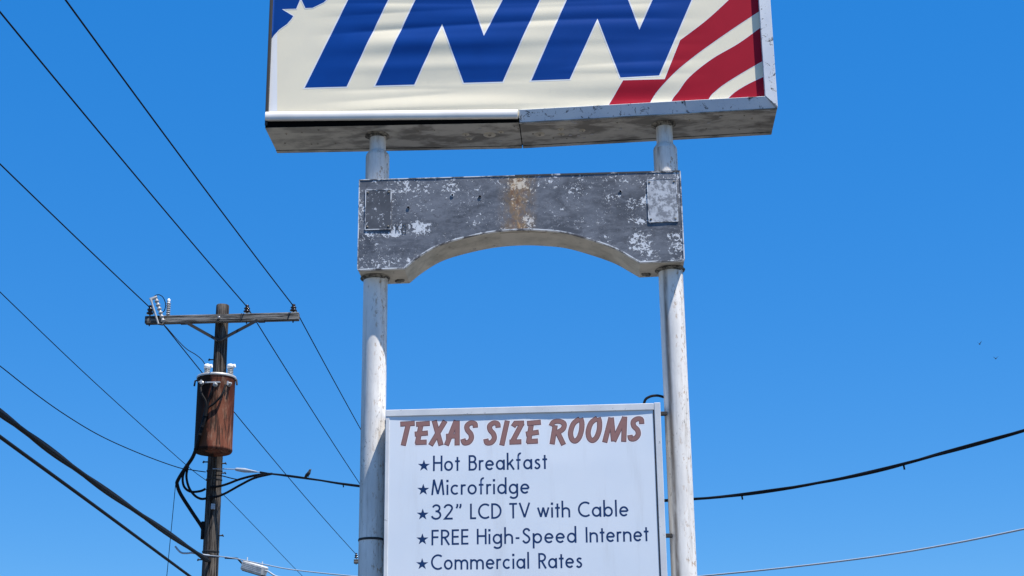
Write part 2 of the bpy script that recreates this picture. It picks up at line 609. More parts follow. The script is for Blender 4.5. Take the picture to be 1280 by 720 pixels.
m.build('strap', 'darksteel', p_l)

# ------------------------------------------------------------------ big motel sign
YF, YLIP, YB = -.205, -.255, .340
def sig_bottom(u):
    a, b, c = sp(330, 158.5, YLIP), sp(649, 152, YLIP), sp(972, 134, YLIP)
    if u < b[0]:
        t = (u - a[0]) / (b[0] - a[0])
        return a[1] + (b[1] - a[1]) * t
    t = (u - b[0]) / (c[0] - b[0])
    return b[1] + (c[1] - b[1]) * t
U0, U1 = sp(330.5, 159, YLIP)[0], sp(972, 134, YLIP)[0]
US = sp(649, 152, YLIP)[0]
ZT = 10.35
SORG = (0.1, 0, 7.80)
def sorg(mb=None):
    return MB(SORG)
motel = thing('motel_sign', 'large cream lightbox sign with blue INN lettering and red stripes', 'sign', sw(*SORG), -SA)

def wr(u, z):
    """wrinkled flexible face: depth of the vinyl"""
    zz = z - 8.0
    env = max(0, min(1, (u + 1.95) / .9)) * max(0, min(1, (2.0 - u) / .9))
    env = env * env * (3 - 2 * env)
    a = noise.noise(Vector((u * .34 + 3.1, zz * 4.6 + u * .10, 1.7)))
    b = noise.noise(Vector((u * .75 + 9.3, zz * 9.0 + u * .35, 4.2)))
    c = noise.noise(Vector((u * .8, zz * 1.3, 8.8)))
    r = abs(noise.noise(Vector((u * .24 + 5.5, zz * 5.2 - u * .05, 2.9))))
    low = max(0, min(1, (z - 7.88) / .12))
    return YF + (.0120 * a + .0030 * b - .020 * r) * env * low + .004 * c * low

# cabinet (two sheet metal halves, each slightly out of line)
def cab(ua, ub, name):
    m = MB(SORG)
    za, zb_ = sig_bottom(ua), sig_bottom(ub)
    k = .012
    m.hexa([(ua, YF + .012, za + k), (ub, YF + .012, zb_ + k), (ub, YB, zb_ + k), (ua, YB, za + k),
            (ua, YF + .012, ZT), (ub, YF + .012, ZT), (ub, YB, ZT), (ua, YB, ZT)])
    o = m.build(name, 'under', motel, .004)
    # bottom pan with turned flange at the back
    m = MB(SORG)
    m.hexa([(ua, YLIP + .03, za), (ub, YLIP + .03, zb_), (ub, YB - .05, zb_), (ua, YB - .05, za),
            (ua, YLIP + .03, za + .010), (ub, YLIP + .03, zb_ + .010), (ub, YB - .05, zb_ + .010), (ua, YB - .05, za + .010)])
    pan = m.build('bottom_pan', 'under', motel, .002)
    m = MB(SORG)
    m.hexa([(ua, YB - .045, za - .006), (ub, YB - .045, zb_ - .006), (ub, YB + .006, zb_ - .006), (ua, YB + .006, za - .006),
            (ua, YB - .045, za + .010), (ub, YB - .045, zb_ + .010), (ub, YB + .006, zb_ + .05), (ua, YB + .006, za + .05)])
    m.build('back_flange', 'under', motel, .003)
    m = MB(SORG)
    m.hexa([(ua, YB - .052, za - .0015), (ub, YB - .052, zb_ - .0015), (ub, YB - .043, zb_ - .0015), (ua, YB - .043, za - .0015),
            (ua, YB - .052, za + .006), (ub, YB - .052, zb_ + .006), (ub, YB - .043, zb_ + .006), (ua, YB - .043, za + .006)])
    m.build('flange_gap_shadow', 'black', motel)  # black strip standing in for the shadow between pan and flange
    return pan
pan_l = cab(U0, US - .004, 'cabinet')
pan_r = cab(US + .004, U1, 'cabinet')
for i in range(46):
    u = random.uniform(U0 + .1, U1 - .1)
    y = random.choice([YLIP + .08, -.1, .02, .12, .17]) + random.uniform(-.02, .02)
    if min(abs(u - UL), abs(u - UR)) < .25:
        continue
    m = MB((u, y, sig_bottom(u)))
    r = random.choice([.007, .007, .009, .016])
    m.lathe([(r, -.004), (r * .9, -.001), (r * .9, .004)], (u, y, sig_bottom(u)), sides=10)
    m.build('rivet', 'grime' if r < .01 else 'steel', pan_l if u < US else pan_r,
            loc=(u - SORG[0], y - SORG[1], sig_bottom(u) - SORG[2]))
def on_pan(px, py):
    lo, hi = YLIP, YB
    for _ in range(40):
        md = (lo + hi) / 2
        u, z = sp(px, py, md)
        if z < sig_bottom(u):
            lo = md
        else:
            hi = md
    return u, md
for px, py, r in ((582, 168, .035), (586.5, 173.5, .03), (612, 168.5, .06), (626, 165, .03), (674.5, 168, .05), (701.5, 168, .035), (701, 161.5, .03), (728, 163, .03), (862, 150, .012), (940, 148, .012), (358, 167, .012)):
    u, y = on_pan(px, py)
    q = (u - SORG[0], y, sig_bottom(u) - SORG[2])
    m = MB()
    m.lathe([(r * .5, -.006), (r * .8, -.005), (r, -.001), (r, .004)], (0, 0, 0), sides=16)
    w_ = m.build('washer', 'soffit', pan_l if u < US else pan_r, loc=q)
    m = MB()
    m.lathe([(r * .22, -.011), (r * .3, -.005), (r * .3, .0)], (0, 0, 0), sides=8)
    m.build('screw', 'grime', pan_l if u < US else pan_r, loc=q)
# dirty collars where the stubs enter the pan
for u in (UL, UR):
    m = MB(SORG)
    prof = []
    zq = sig_bottom(u)
    m.lathe([(.118, -.003), (.105, -.010), (.082, -.014), (.077, -.03)], (u, 0, zq), sides=28, wob=.15)
    m.build('collar', 'grime', motel)
# flange gap behind seam
m = MB(SORG)
m.box(US - .006, US + .006, YLIP + .05, YB - .05, sig_bottom(US) + .004, sig_bottom(US) + .02)
m.build('seam', 'black', motel)

# flexible face
face_layers = []
nu, nz = 60, 230
fz0, fz1 = 7.855, 10.30
fu0, fu1 = U0 + .004, U1 - .03
V = [Vector((fu0 + (fu1 - fu0) * i / nu, fz0 + (fz1 - fz0) * j / nz)) for j in range(nz + 1) for i in range(nu + 1)]
F = [(j * (nu + 1) + i, j * (nu + 1) + i + 1, (j + 1) * (nu + 1) + i + 1, (j + 1) * (nu + 1) + i) for j in range(nz) for i in range(nu)]
face = print_mesh('face', 'cream', motel, SORG, [(V, F, .0001)], wr)
CUT = (.076, .011)
def spf(pts):
    return [sp(x, y, YF) for x, y in pts]
def lerp_up(a, b, y):
    """extend the line a->b to photo row y"""
    t = (y - a[1]) / (b[1] - a[1])
    return (a[0] + (b[0] - a[0]) * t, y)
TOP = -31
def letter(pts):
    P = spf(pts)
    out = print_mesh('letter_outline', 'vwhite', face, SORG, [(*strokes_tris(P, .026, True), .0009)], wr, CUT)
    return print_mesh('letter', 'blue', face, SORG, [poly_layer(P, .0016)], wr, CUT)
letter([(381, 109.7), lerp_up((381, 109.7), (435.3, 0), TOP), lerp_up((433.3, 108.3), (485.3, 0), TOP), (433.3, 108.3)])
for (bl, blt, brt_stem, apex, rbl, rbr, rtop, vn, vl, vr) in (
    ((469.2, 107), (519.4, 0), (517.8, 105.6), (552.8, 30), (579.7, 103.3), (628.3, 102), (674.7, 0), (605, 45.8), (588.9, 0), (628.3, 0)),
    ((664.2, 100.8), (708.6, 0), (712.2, 99.2), (746.9, 23.6), (775.6, 97.2), (823.9, 94.4), (864.4, 0), (799.2, 37.5), (785, 0), (815.8, 0))):
    tp = TOP - (8 if bl[0] > 600 else 0)
    letter([bl, lerp_up(bl, blt, tp), lerp_up(vn, vl, tp), vn, lerp_up(vn, vr, tp), lerp_up(rbr, rtop, tp), rbr, rbl, apex, brt_stem])
def z2(pts):           # read from an enlargement: 3.6x, origin (640, 0)
    return [(640 + x / 3.6, y / 3.6) for x, y in pts]
stripes = [
    [(443, 460), (500, 363), (687, 357), (757, 180)] + cr([(757, 180), (870, 95), (975, 0), (1075, -95), (1160, -180)], 5)[1:] +
    cr([(1160, 18), (1117, 48), (1000, 125), (850, 230), (750, 310), (690, 370), (650, 415), (625, 455), (610, 500)], 5) + [(420, 500)],
    cr([(1160, 96), (1117, 125), (1020, 195), (900, 265), (800, 345), (750, 410), (723, 445), (700, 500)], 5) +
    cr([(860, 500), (890, 437), (915, 410), (960, 375), (1040, 325), (1127, 275), (1160, 256)], 5),
    cr([(1160, 334), (1133, 345), (1050, 385), (985, 430), (930, 500)], 5) + [(1160, 500)],
]
for s_ in stripes:
    P = [p for p in spf(z2(s_))]
    P = [(min(u, fu1), max(z, fz0)) for u, z in P]
    Q = [P[0]]
    for p in P[1:]:
        if (Vector(p) - Vector(Q[-1])).length > .004:
            Q.append(p)
    print_mesh('stripe_outline', 'vwhite', face, SORG, [(*strokes_tris(Q, .012, True), .0008)], wr, CUT)
    print_mesh('stripe', 'red', face, SORG, [poly_layer(Q, .0014)], wr, CUT)
# white bleached margin and blue corner with a star cut out of its edge
mg = [(332, 40), (346.5, 40), (346.5, 140), (332, 140)]
P = [(max(u, fu0), z) for u, z in spf(mg)]
print_mesh('bleached_margin', 'vwhite', face, SORG, [poly_layer(P, .0009)], wr, CUT)
ct = [(326, 62), (335.6, 53), (342.2, 44.4), (349.2, 36.8), (358.9, 29.9), (364.4, 23.6), (366.5, 20.1), (352.2, 11.4), (370.3, 10.8), (376, -2.5), (381.8, 10),
      (390.8, 9.7), (404.7, 3), (412, -4), (424, -14), (437, -38), (440, -110), (326, -110)]
P = [(max(u, fu0), z) for u, z in spf(ct)]
print_mesh('corner_outline', 'vwhite', face, SORG, [(*strokes_tris(P, .018, True), .0014)], wr, CUT)
print_mesh('corner_field', 'blue', face, SORG, [poly_layer(P, .0020)], wr, CUT)

# frame: flaking retainers right and lower right, bare trim lower left over a black gap
def quadbox(m, a, b, c, d, y0, y1):
    """front quad a,b,c,d of (u, z) between depths y0 (front) and y1"""
    m.hexa([(a[0], y0, a[1]), (b[0], y0, b[1]), (b[0], y1, b[1]), (a[0], y1, a[1]),
            (d[0], y0, d[1]), (c[0], y0, c[1]), (c[0], y1, c[1]), (d[0], y1, d[1])])
LW = .118
m = MB(SORG)
ia = sp(956.5, 120, YLIP)
ib = sp(649, 137, YLIP)
cr_out = (U1, sig_bottom(U1))
a_, b_, c_, d_ = (US, sig_bottom(US)), cr_out, ia, ib
m.hexa([(a_[0], YLIP + .036, a_[1]), (b_[0], YLIP + .036, b_[1]), (b_[0], YF + .01, b_[1]), (a_[0], YF + .01, a_[1]),
        (d_[0], YLIP, d_[1]), (c_[0], YLIP, c_[1]), (c_[0], YF + .01, c_[1]), (d_[0], YF + .01, d_[1])])
m.build('retainer', 'flake', motel, .003)
m = MB(SORG)
quadbox(m, (cr_out[0] + .002, cr_out[1] + .003), (cr_out[0] + .002, ZT), (ia[0], ZT), (ia[0], ia[1] + .003), YLIP - .002, YF + .010)
m.build('retainer', 'flake', motel, .003)
m = MB(SORG)
quadbox(m, (U0, sig_bottom(U0) + .02), (U0 + .024, sig_bottom(U0) + .02), (U0 + .024, ZT), (U0, ZT), YLIP + .006, YF + .010)
m.build('retainer', 'darksteel', motel, .003)
m = MB(SORG)
quadbox(m, (U0 - .002, ZT - .1), (U1 + .002, ZT - .1), (U1 + .002, ZT + .004), (U0 - .002, ZT + .004), YLIP - .004, YF + .010)
m.build('retainer', 'flake', motel, .003)
# trim: rounded profile along lower left
m = MB(SORG)
ta, tb = sp(331.5, 145, YLIP - .01), sp(647, 142, YLIP - .01)
prof = [(YLIP + .025, .050), (YLIP, .047), (YLIP - .014, .030), (YLIP - .018, .004), (YLIP - .016, -.028), (YLIP - .008, -.040), (YLIP + .025, -.040)]
vs = [(ta[0], y, ta[1] + dz) for y, dz in prof] + [(tb[0], y, tb[1] + dz) for y, dz in prof]
n_ = len(prof)
m.add(vs, [(i, i + 1, n_ + i + 1, n_ + i) for i in range(n_ - 1)], True)
m.add(vs, [tuple(range(n_)), tuple(reversed(range(n_, 2 * n_)))])
m.build('bare_trim', 'gloss_trim', motel)
m = MB(SORG)
quadbox(m, (U0 + .003, sig_bottom(U0) + .004), (US, sig_bottom(US) + .004), (US, tb[1] - .03), (U0 + .003, ta[1] - .03), YLIP + .02, YF + .011)
m.build('gap', 'black', motel)

# ------------------------------------------------------------------ arch panel
YA0, YA1 = -.245, .180
AORG = (0.08, 0, ARCH_Z)
# the arch paint reads object coordinates with u measured from the sign's origin
AORG = (0.0, 0, ARCH_Z)
arch = thing('arch_panel', 'weathered dark grey metal panel with arched lower edge, bridging both poles', 'panel', sw(*AORG), -SA)
low = [(447, 337), (505, 335)] + cr([(505, 335), (521.7, 321.5), (546, 307), (576.8, 297.2), (613.5, 289.5), (646.6, 286.6), (675, 287), (704.4, 289.8), (733, 297.3), (766.7, 308.9), (788.9, 321), (800, 327.5)], 4)[1:] + [(855, 325)]
up = [(850.5, 214), (449.4, 225)]
lo2 = [sp(x, y, YA0) for x, y in low]
up2 = [sp(x, y, YA0) for x, y in up]
EA, EB = (lo2[0][0] + up2[1][0]) / 2, (lo2[-1][0] + up2[0][0]) / 2
lo2[0] = (EA, lo2[0][1])
up2[1] = (EA, up2[1][1])
lo2[-1] = (EB, lo2[-1][1])
up2[0] = (EB, up2[0][1])
def afl(u, z):
    return YA0 + .004 * noise.noise(Vector((u * 1.8, z * 2.2, 3))) + .002 * noise.noise(Vector((u * 6, z * 6, 9)))
poly = lo2 + up2
m = MB(AORG)
m.prism([(u, z) for u, z in poly], YA0 + .012, YA1)
m.build('body', 'soffit', arch, .003)
af = print_mesh('front_sheet', 'arch', arch, AORG, [poly_layer(poly, .001)], afl, (.1, .1))
# worn white lip along the lower edge and the ends
def lip(path, w, y0, y1, name, mat, par):
    m = MB(AORG)
    V_, F_ = strokes_tris(path, w)
    n = len(V_)
    vs = [(p[0], y0, p[1]) for p in V_] + [(p[0], y1, p[1]) for p in V_]
    fs = list(F_) + [tuple(n + i for i in reversed(f)) for f in F_]
    h = len(path)
    for i in range(h - 1):
        fs.append((i, i + 1, n + i + 1, n + i))
        fs.append((h + i, h + i + 1, n + h + i + 1, n + h + i))
    fs += [(0, h, n + h, n), (h - 1, 2 * h - 1, n + 2 * h - 1, n + h - 1)]
    m.add(vs, fs)
    return m.build(name, mat, par)
lip(lo2, .009, YA0 - .006, YA0 + .03, 'lower_lip', 'worn_edge', arch)
lip([(EA, lo2[0][1] + .008), up2[1]], .008, YA0 - .006, YA0 + .03, 'end_lip', 'worn_edge', arch)
lip([(EB, lo2[-1][1] + .008), up2[0]], .010, YA0 - .006, YA0 + .03, 'end_lip', 'worn_edge', arch)
um = (.05, up2[1][1] + (up2[0][1] - up2[1][1]) * (.05 - EA) / (EB - EA))
lip([up2[1], um], .008, YA0 - .005, YA0 + .03, 'upper_lip', 'worn_edge', arch)
lip([um, up2[0]], .016, YA0 - .005, YA0 + .03, 'upper_lip', 'darkflake', arch)
def plate(x0, y0, x1, y1, mat):
    a, b = sp(x0, y1, YA0), sp(x1, y0, YA0)
    m = MB(AORG)
    m.box(a[0], b[0], YA0 - .009, YA0 + .01, a[1], b[1])
    pl = m.build('access_plate', mat, arch, .002)
    rim = [(a[0], a[1]), (b[0], a[1]), (b[0], b[1]), (a[0], b[1]), (a[0], a[1])]
    for p, q in zip(rim, rim[1:]):
        lip([p, q], .007, YA0 - .0105, YA0 + .004, 'plate_edge', 'worn_edge', pl)
    for u in (a[0] + .02, b[0] - .02):
        for z in (a[1] + .025, b[1] - .025):
            m = MB(AORG)
            m.lathe([(.009, 0), (.009, .004), (.005, .006)], (u, YA0 - .009, z), axis=(0, -1, 0), sides=10)
            m.build('screw', 'grime', pl)
    return pl
plate(456.5, 237, 489, 287.5, 'plate_dark')
plate(811, 224, 845, 278, 'plate_light')
for x, y in ((510.5, 259.5), (565.5, 244), (600, 246), (775.5, 239.5)):
    u, z = sp(x, y, YA0)
    m = MB(AORG)
    m.lathe([(.016, 0), (.016, .010)], (u, YA0 - .0075, z), axis=(0, 1, 0), sides=14)
    rim = m.build('bolt_hole', 'worn_edge', arch)
    m = MB(AORG)
    m.lathe([(.010, 0), (.010, .006)], (u, YA0 - .0095, z), axis=(0, 1, 0), sides=12)
    m.build('hole', 'black', rim)
marks = [[(495, 279), (495, 291)], [(500, 280), (496, 285), (500, 291)], [(503, 280), (503, 291)], [(503, 280), (507, 280), (507.5, 291), (503, 291)]]
print_mesh('ghost_letters', 'plate_dark', arch, AORG, [(*strokes_tris([sp(x, y, YA0) for x, y in mk], .008), .004 + .0002 * i) for i, mk in enumerate(marks)], afl)
# patch on the soffit of the crown and rust lumps by the pole sockets
m = MB(AORG)
ca, cb = sp(627, 294, .02)[0], sp(684, 294, .02)[0]
pz = lo2[12][1]
def arch_z(u):
    for p, q in zip(lo2, lo2[1:]):
        if p[0] <= u <= q[0]:
            return p[1] + (q[1] - p[1]) * (u - p[0]) / max(1e-6, q[0] - p[0])
    return lo2[0][1]
N_ = 8
vs, fs = [], []
for i in range(N_ + 1):
    u = ca + (cb - ca) * i / N_
    z = arch_z(u)
    vs += [(u, YA0 + .06, z - .007), (u, YA1 - .07, z - .007), (u, YA1 - .07, z + .004), (u, YA0 + .06, z + .004)]
for i in range(N_):
    b = i * 4
    for k in range(4):
        fs.append((b + k, b + (k + 1) % 4, b + 4 + (k + 1) % 4, b + 4 + k))
fs += [(0, 1, 2, 3), (N_ * 4 + 3, N_ * 4 + 2, N_ * 4 + 1, N_ * 4)]
m.add(vs, fs)
m.build('soffit_patch', 'soffit', arch)
for u in (UL, UR):
    m = MB(AORG)
    zq = arch_z(u)
    m.lathe([(PR + .028, -.004), (PR + .024, -.012), (PR + .004, -.014), (PR + .002, -.03)], (u, 0, zq), sides=32, wob=.08)
    m.build('pole_socket', 'grime', arch)
for u, s in ((UL + .2, 1), (UL + .235, .7), (UR - .2, 1), (UR - .235, .7)):
    m = MB(AORG)
    zq = arch_z(u)
    m.lathe([(.03 * s, -.014), (.034 * s, -.004), (.03 * s, .01)], (u, .04 + .05 * s, zq), sides=10, wob=.3)
    m.build('rust_lump', 'grime', arch)

# ------------------------------------------------------------------ information panel
YP, YPL, YPB = -.242, -.250, .12
PZT = sp(655, 508, YPL)[1]
PU0, PU1 = sp(480.8, 600, YPL)[0], sp(829.3, 600, YPL)[0]
PORG = (.08, 0, 2.6)
info = thing('room_info_sign', 'white rectangular panel listing motel room features in navy lettering', 'sign', sw(*PORG), -SA)
FW = .045
def psag(u, z):
    """the thin face is sucked in a little along its upper middle"""
    t = (u - PU0) / (PU1 - PU0)
    s = max(0, 1 - abs(2 * t - 1) ** 2.2)
    s *= .75 + .35 * noise.noise(Vector((u * 3.1, 0.3, 2.0))) + .15 * noise.noise(Vector((u * 9, .3, 5)))
    d = max(0, min(1, (PZT - z) / .5))
    return YP + .0120 * s * (1 - d) + .0022 * noise.noise(Vector((u * 1.1, z * 1.1, 6)))
m = MB(PORG)
m.box(PU0, PU1, YP + .016, YPB, 2.62, PZT - .004)
m.build('cabinet', 'pframe', info, .004)
nu, nz = 180, 60
V = [Vector((PU0 + .02 + (PU1 - PU0 - .04) * i / nu, 2.64 + (PZT - .02 - 2.64) * j / nz)) for j in range(nz + 1) for i in range(nu + 1)]
F = [(j * (nu + 1) + i, j * (nu + 1) + i + 1, (j + 1) * (nu + 1) + i + 1, (j + 1) * (nu + 1) + i) for j in range(nz) for i in range(nu)]
pface = print_mesh('face', 'panel', info, PORG, [(V, F, .0001)], psag)
m = MB(PORG)
m.box(PU0 + .001, PU1 - .056, YPL, YP + .02, PZT - .058, PZT)
m.build('frame_rail', 'pframe', info, .003)
m = MB(PORG)
m.box(PU0, PU0 + .034, YPL + .004, YP + .02, 2.60, PZT - .056)
m.build('frame_rail', 'pframe', info, .003)
m = MB(PORG)
m.box(PU1 - .053, PU1, YPL - .002, YP + .02, 2.60, PZT + .004)
m.build('frame_rail', 'pframe', info, .003)
m = MB(PORG)
m.box(PU1 - .064, PU1 - .055, YPL + .004, YP + .012, 2.64, PZT - .06)
m.build('rail_groove', 'darksteel', info)
m = MB(PORG)
m.box(PU0 + .036, PU1 - .066, YPL + .002, YP + .02, 2.60, 2.655)
m.build('frame_rail', 'pframe', info, .003)
for z in (PZT - .05, 4.02, 3.1):
    m = MB(PORG)
    m.box(PU1 - .002, UR - PR * .82, -.09, -.05, z - .016, z + .016)
    m.build('mounting_bracket', 'darksteel', info, .003)
    m = MB(PORG)
    m.box(UL + PR * .9, PU0 + .002, -.03, .02, z - .016, z + .016)
    m.build('mounting_bracket', 'darksteel', info, .003)

# --- headline: brush-like slanted strokes read from an enlargement (7.11x, origin (480, 500))
def z1(pts, dx=0):
    return [sp(480 + (x + dx) / 7.111, 500 + y / 7.111, YP) for x, y in pts]
DX = 170 * 7.111
SS = lambda p: cr(p, 5)
head = [
    ([(150, 214), (268, 207)], 0), ([(214, 222), (172, 400)], 0),
    ([(290, 215), (402, 207)], 0), ([(326, 232), (296, 384)], 0), ([(278, 303), (385, 293)], 0), ([(284, 378), (374, 374)], 0),
    ([(447, 186), (506, 398)], 0), ([(541, 188), (416, 398)], 0),
    ([(640, 186), (556, 398)], 0), ([(650, 186), (650, 398)], 0), ([(556, 322), (645, 318)], 0),
    (SS([(812, 240), (806, 210), (770, 203), (738, 228), (742, 266), (770, 300), (776, 340), (752, 374), (715, 380), (702, 350)]), 0),
    (SS([(1014, 240), (1008, 210), (974, 203), (940, 228), (944, 266), (972, 300), (980, 340), (955, 376), (916, 380), (906, 350)]), 0),
    ([(1095, 187), (1048, 398)], 0),
    ([(1150, 232), (1168, 206), (1240, 204)], 0), ([(1226, 208), (1138, 376)], 0), ([(1120, 374), (1216, 371)], 0),
    ([(68, 207), (180, 196)], 1), ([(98, 228), (76, 378)], 1), ([(58, 302), (162, 285)], 1), ([(66, 369), (154, 364)], 1),
    ([(312, 228), (286, 388)], 1), (SS([(278, 226), (300, 194), (350, 188), (390, 208), (386, 250), (352, 278), (318, 288)]), 1), ([(332, 282), (386, 394)], 1),
    (SS([(528, 168), (476, 208), (450, 285), (460, 345), (490, 364), (524, 335), (546, 270), (550, 205), (540, 165)]), 1),
    (SS([(684, 162), (632, 203), (606, 280), (617, 340), (647, 359), (681, 330), (704, 265), (707, 198), (697, 160)]), 1),
    ([(808, 160), (754, 372)], 1), ([(812, 160), (832, 362)], 1), ([(930, 156), (834, 362)], 1), ([(930, 152), (922, 366)], 1),
    (SS([(1082, 208), (1076, 172), (1040, 168), (1008, 192), (1012, 232), (1044, 266), (1050, 308), (1022, 342), (986, 344), (978, 316)]), 1),
]
ppm = 7.111 * 142
letters_of = [2, 4, 2, 3, 1, 1, 1, 3, 4, 3, 1, 1, 4, 1]     # strokes in each letter of TEXAS SIZE ROOMS
i0 = 0
for li, cnt in enumerate(letters_of):
    par = None
    for nm, mat, w, l0 in (('headline_letter', 'tfill', 35, .0011), ('letter_edge', 'tedge', 46, .0007), ('letter_halo', 'thalo', 60, .00015 + .00015 * (li % 2))):
        lay = []
        for i in range(cnt):
            p, k = head[i0 + i]
            q = z1(p, DX if k else 0)
            ext = (w - 35) / 2 / ppm
            a, b = Vector(q[0]), Vector(q[1])
            q[0] = tuple(a + (a - b).normalized() * ext)
            a, b = Vector(q[-1]), Vector(q[-2])
            q[-1] = tuple(a + (a - b).normalized() * ext)
            V_, F_ = strokes_tris(q, w / ppm)
            lay.append((V_, F_, l0 + i * .00004))
        print_mesh(nm, mat, pface, PORG, lay, psag)
    i0 += cnt

# --- geometric sans strokes, cap height 1
def EL(cx, cy, rx, ry, a0, a1, n=14):
    return [(cx + rx * math.cos(rad(a0 + (a1 - a0) * i / n)), cy + ry * math.sin(rad(a0 + (a1 - a0) * i / n))) for i in range(n + 1)]
T = .118
H_ = T / 2
XH = .66
B_ = (XH / 2, XH / 2 - H_)       # bowl centre height, radius
def bowl(cx, a0=0, a1=360, n=22):
    return EL(cx, B_[0], .235, B_[1], a0, a1, n)
GL = {
    'H': (.60, [[(.06, 0), (.06, 1)], [(.56, 0), (.56, 1)], [(.06, .53), (.56, .53)]]),
    'o': (.59, [bowl(.295)]),
    't': (.30, [[(.16, 0), (.16, .90)], [(0, .62), (.32, .62)]]),
    'B': (.55, [[(.06, 0), (.06, 1)], [(.06, .94), (.26, .94)] + EL(.26, .745, .19, .195, 90, -90)[1:] + [(.06, .55)], [(.06, .06)] + EL(.28, .305, .22, .245, -90, 90) + [(.06, .55)]]),
    'r': (.30, [[(.06, 0), (.06, XH)], EL(.22, .42, .16, .19, 180, 55, 8)]),
    'e': (.58, [[(.06, .34), (.525, .34)], bowl(.295, 2, 318)]),
    'a': (.60, [bowl(.295), [(.54, 0), (.54, XH)]]),
    'k': (.50, [[(.06, 0), (.06, 1.10)], [(.07, .30), (.42, .66)], [(.20, .42), (.48, 0)]]),
    'f': (.34, [[(.14, 0), (.14, .84)] + EL(.28, .84, .14, .20, 180, 70, 8), [(0, .62), (.30, .62)]]),
    's': (.42, [cr([(.36, .56), (.28, .605), (.18, .60), (.10, .52), (.14, .42), (.24, .35), (.34, .26), (.34, .14), (.24, .055), (.13, .06), (.05, .14)], 4)]),
    'M': (.82, [[(.05, 0), (.16, 1)], [(.16, 1), (.41, .06)], [(.41, .06), (.66, 1)], [(.66, 1), (.77, 0)]]),
    'i': (.14, [[(.07, 0), (.07, XH)], [(.07, .82), (.07, .97)]]),
    'c': (.52, [bowl(.295, 48, 312)]),
    'd': (.60, [bowl(.295), [(.54, 0), (.54, 1.08)]]),
    'b': (.60, [bowl(.305), [(.06, 0), (.06, 1.08)]]),
    'p': (.60, [bowl(.305), [(.06, -.32), (.06, XH)]]),
    'g': (.60, [bowl(.295), [(.54, XH), (.54, -.06)] + EL(.30, -.06, .24, .20, 0, -150, 10)[1:]]),
    'n': (.56, [[(.06, 0), (.06, XH)], EL(.28, .40, .22, .20, 180, 0, 12) + [(.50, 0)]]),
    'h': (.56, [[(.06, 0), (.06, 1.08)], EL(.28, .40, .22, .20, 180, 0, 12) + [(.50, 0)]]),
    'm': (.92, [[(.06, 0), (.06, XH)], EL(.26, .40, .20, .20, 180, 0, 10) + [(.46, 0)], EL(.66, .40, .20, .20, 180, 0, 10) + [(.86, 0)]]),
    'l': (.14, [[(.07, 0), (.07, 1.08)]]),
    'w': (.76, [[(.03, XH), (.22, .05)], [(.22, .05), (.38, XH)], [(.38, XH), (.54, .05)], [(.54, .05), (.73, XH)]]),
    'L': (.40, [[(.06, 1), (.06, .06), (.40, .06)]]),
    'C': (.74, [EL(.47, .5, .41, .445, 52, 308, 22)]),
    'D': (.68, [[(.06, 0), (.06, 1)], [(.06, .94), (.20, .94)] + EL(.20, .5, .42, .44, 90, -90, 18)[1:] + [(.06, .06)]]),
    'T': (.48, [[(0, .94), (.48, .94)], [(.24, 0), (.24, .94)]]),
    'V': (.66, [[(.03, 1), (.33, .06)], [(.33, .06), (.63, 1)]]),
    'F': (.44, [[(.06, 0), (.06, .94), (.44, .94)], [(.06, .52), (.42, .52)]]),
    'R': (.52, [[(.06, 0), (.06, 1)], [(.06, .94), (.22, .94)] + EL(.22, .715, .24, .225, 90, -90)[1:] + [(.06, .49)], [(.22, .49), (.50, 0)]]),
    'E': (.44, [[(.44, .06), (.06, .06), (.06, .94), (.44, .94)], [(.06, .52), (.42, .52)]]),
    'S': (.54, [cr([(.48, .80), (.38, .93), (.22, .93), (.11, .80), (.14, .66), (.28, .54), (.42, .42), (.47, .25), (.36, .09), (.20, .06), (.06, .20)], 4)]),
    'I': (.14, [[(.07, 0), (.07, 1)]]),
    '3': (.50, [EL(.24, .74, .18, .20, 165, -80, 12) + [(.20, .545)], [(.20, .545)] + EL(.23, .30, .23, .245, 85, -165, 14)]),
    '2': (.50, [EL(.25, .73, .20, .215, 175, -10, 12) + [(.36, .50), (.07, .06), (.48, .06)]]),
    '"': (.34, [[(.10, 1.0), (.10, .86), (.05, .72)], [(.27, 1.0), (.27, .86), (.22, .72)]]),
    '-': (.30, [[(.03, .36), (.27, .36)]]),
}
GAP = .125
def text_line(words, cap):
    """words: (string, x0, y0, x1, y1) with the baseline ends in the photo"""
    for wd, x0, y0, x1, y1 in words:
        W = sum(GL[c][0] for c in wd) + GAP * (len(wd) - 1)
        a, b = Vector(sp(x0, y0, YP)), Vector(sp(x1, y1, YP))
        ch = sp(x0, y0 - cap, YP)[1] - a[1]
        kx = (b[0] - a[0]) / W
        x = 0
        for c in wd:
            adv, sts = GL[c]
            lay = []
            for k, st in enumerate(sts):
                pts = [(a[0] + (x + gx) * kx, a[1] + (b[1] - a[1]) * (x + gx) / W + gy * ch) for gx, gy in st]
                V_, F_ = strokes_tris(pts, T * ch * (1.25 if len(st) == 2 and c == 'i' and st[0][1] > .7 else 1.0))
                lay.append((V_, F_, .0006 + k * .00005))
            print_mesh('letter', 'navy', pface, PORG, lay, psag)
            x += adv + GAP
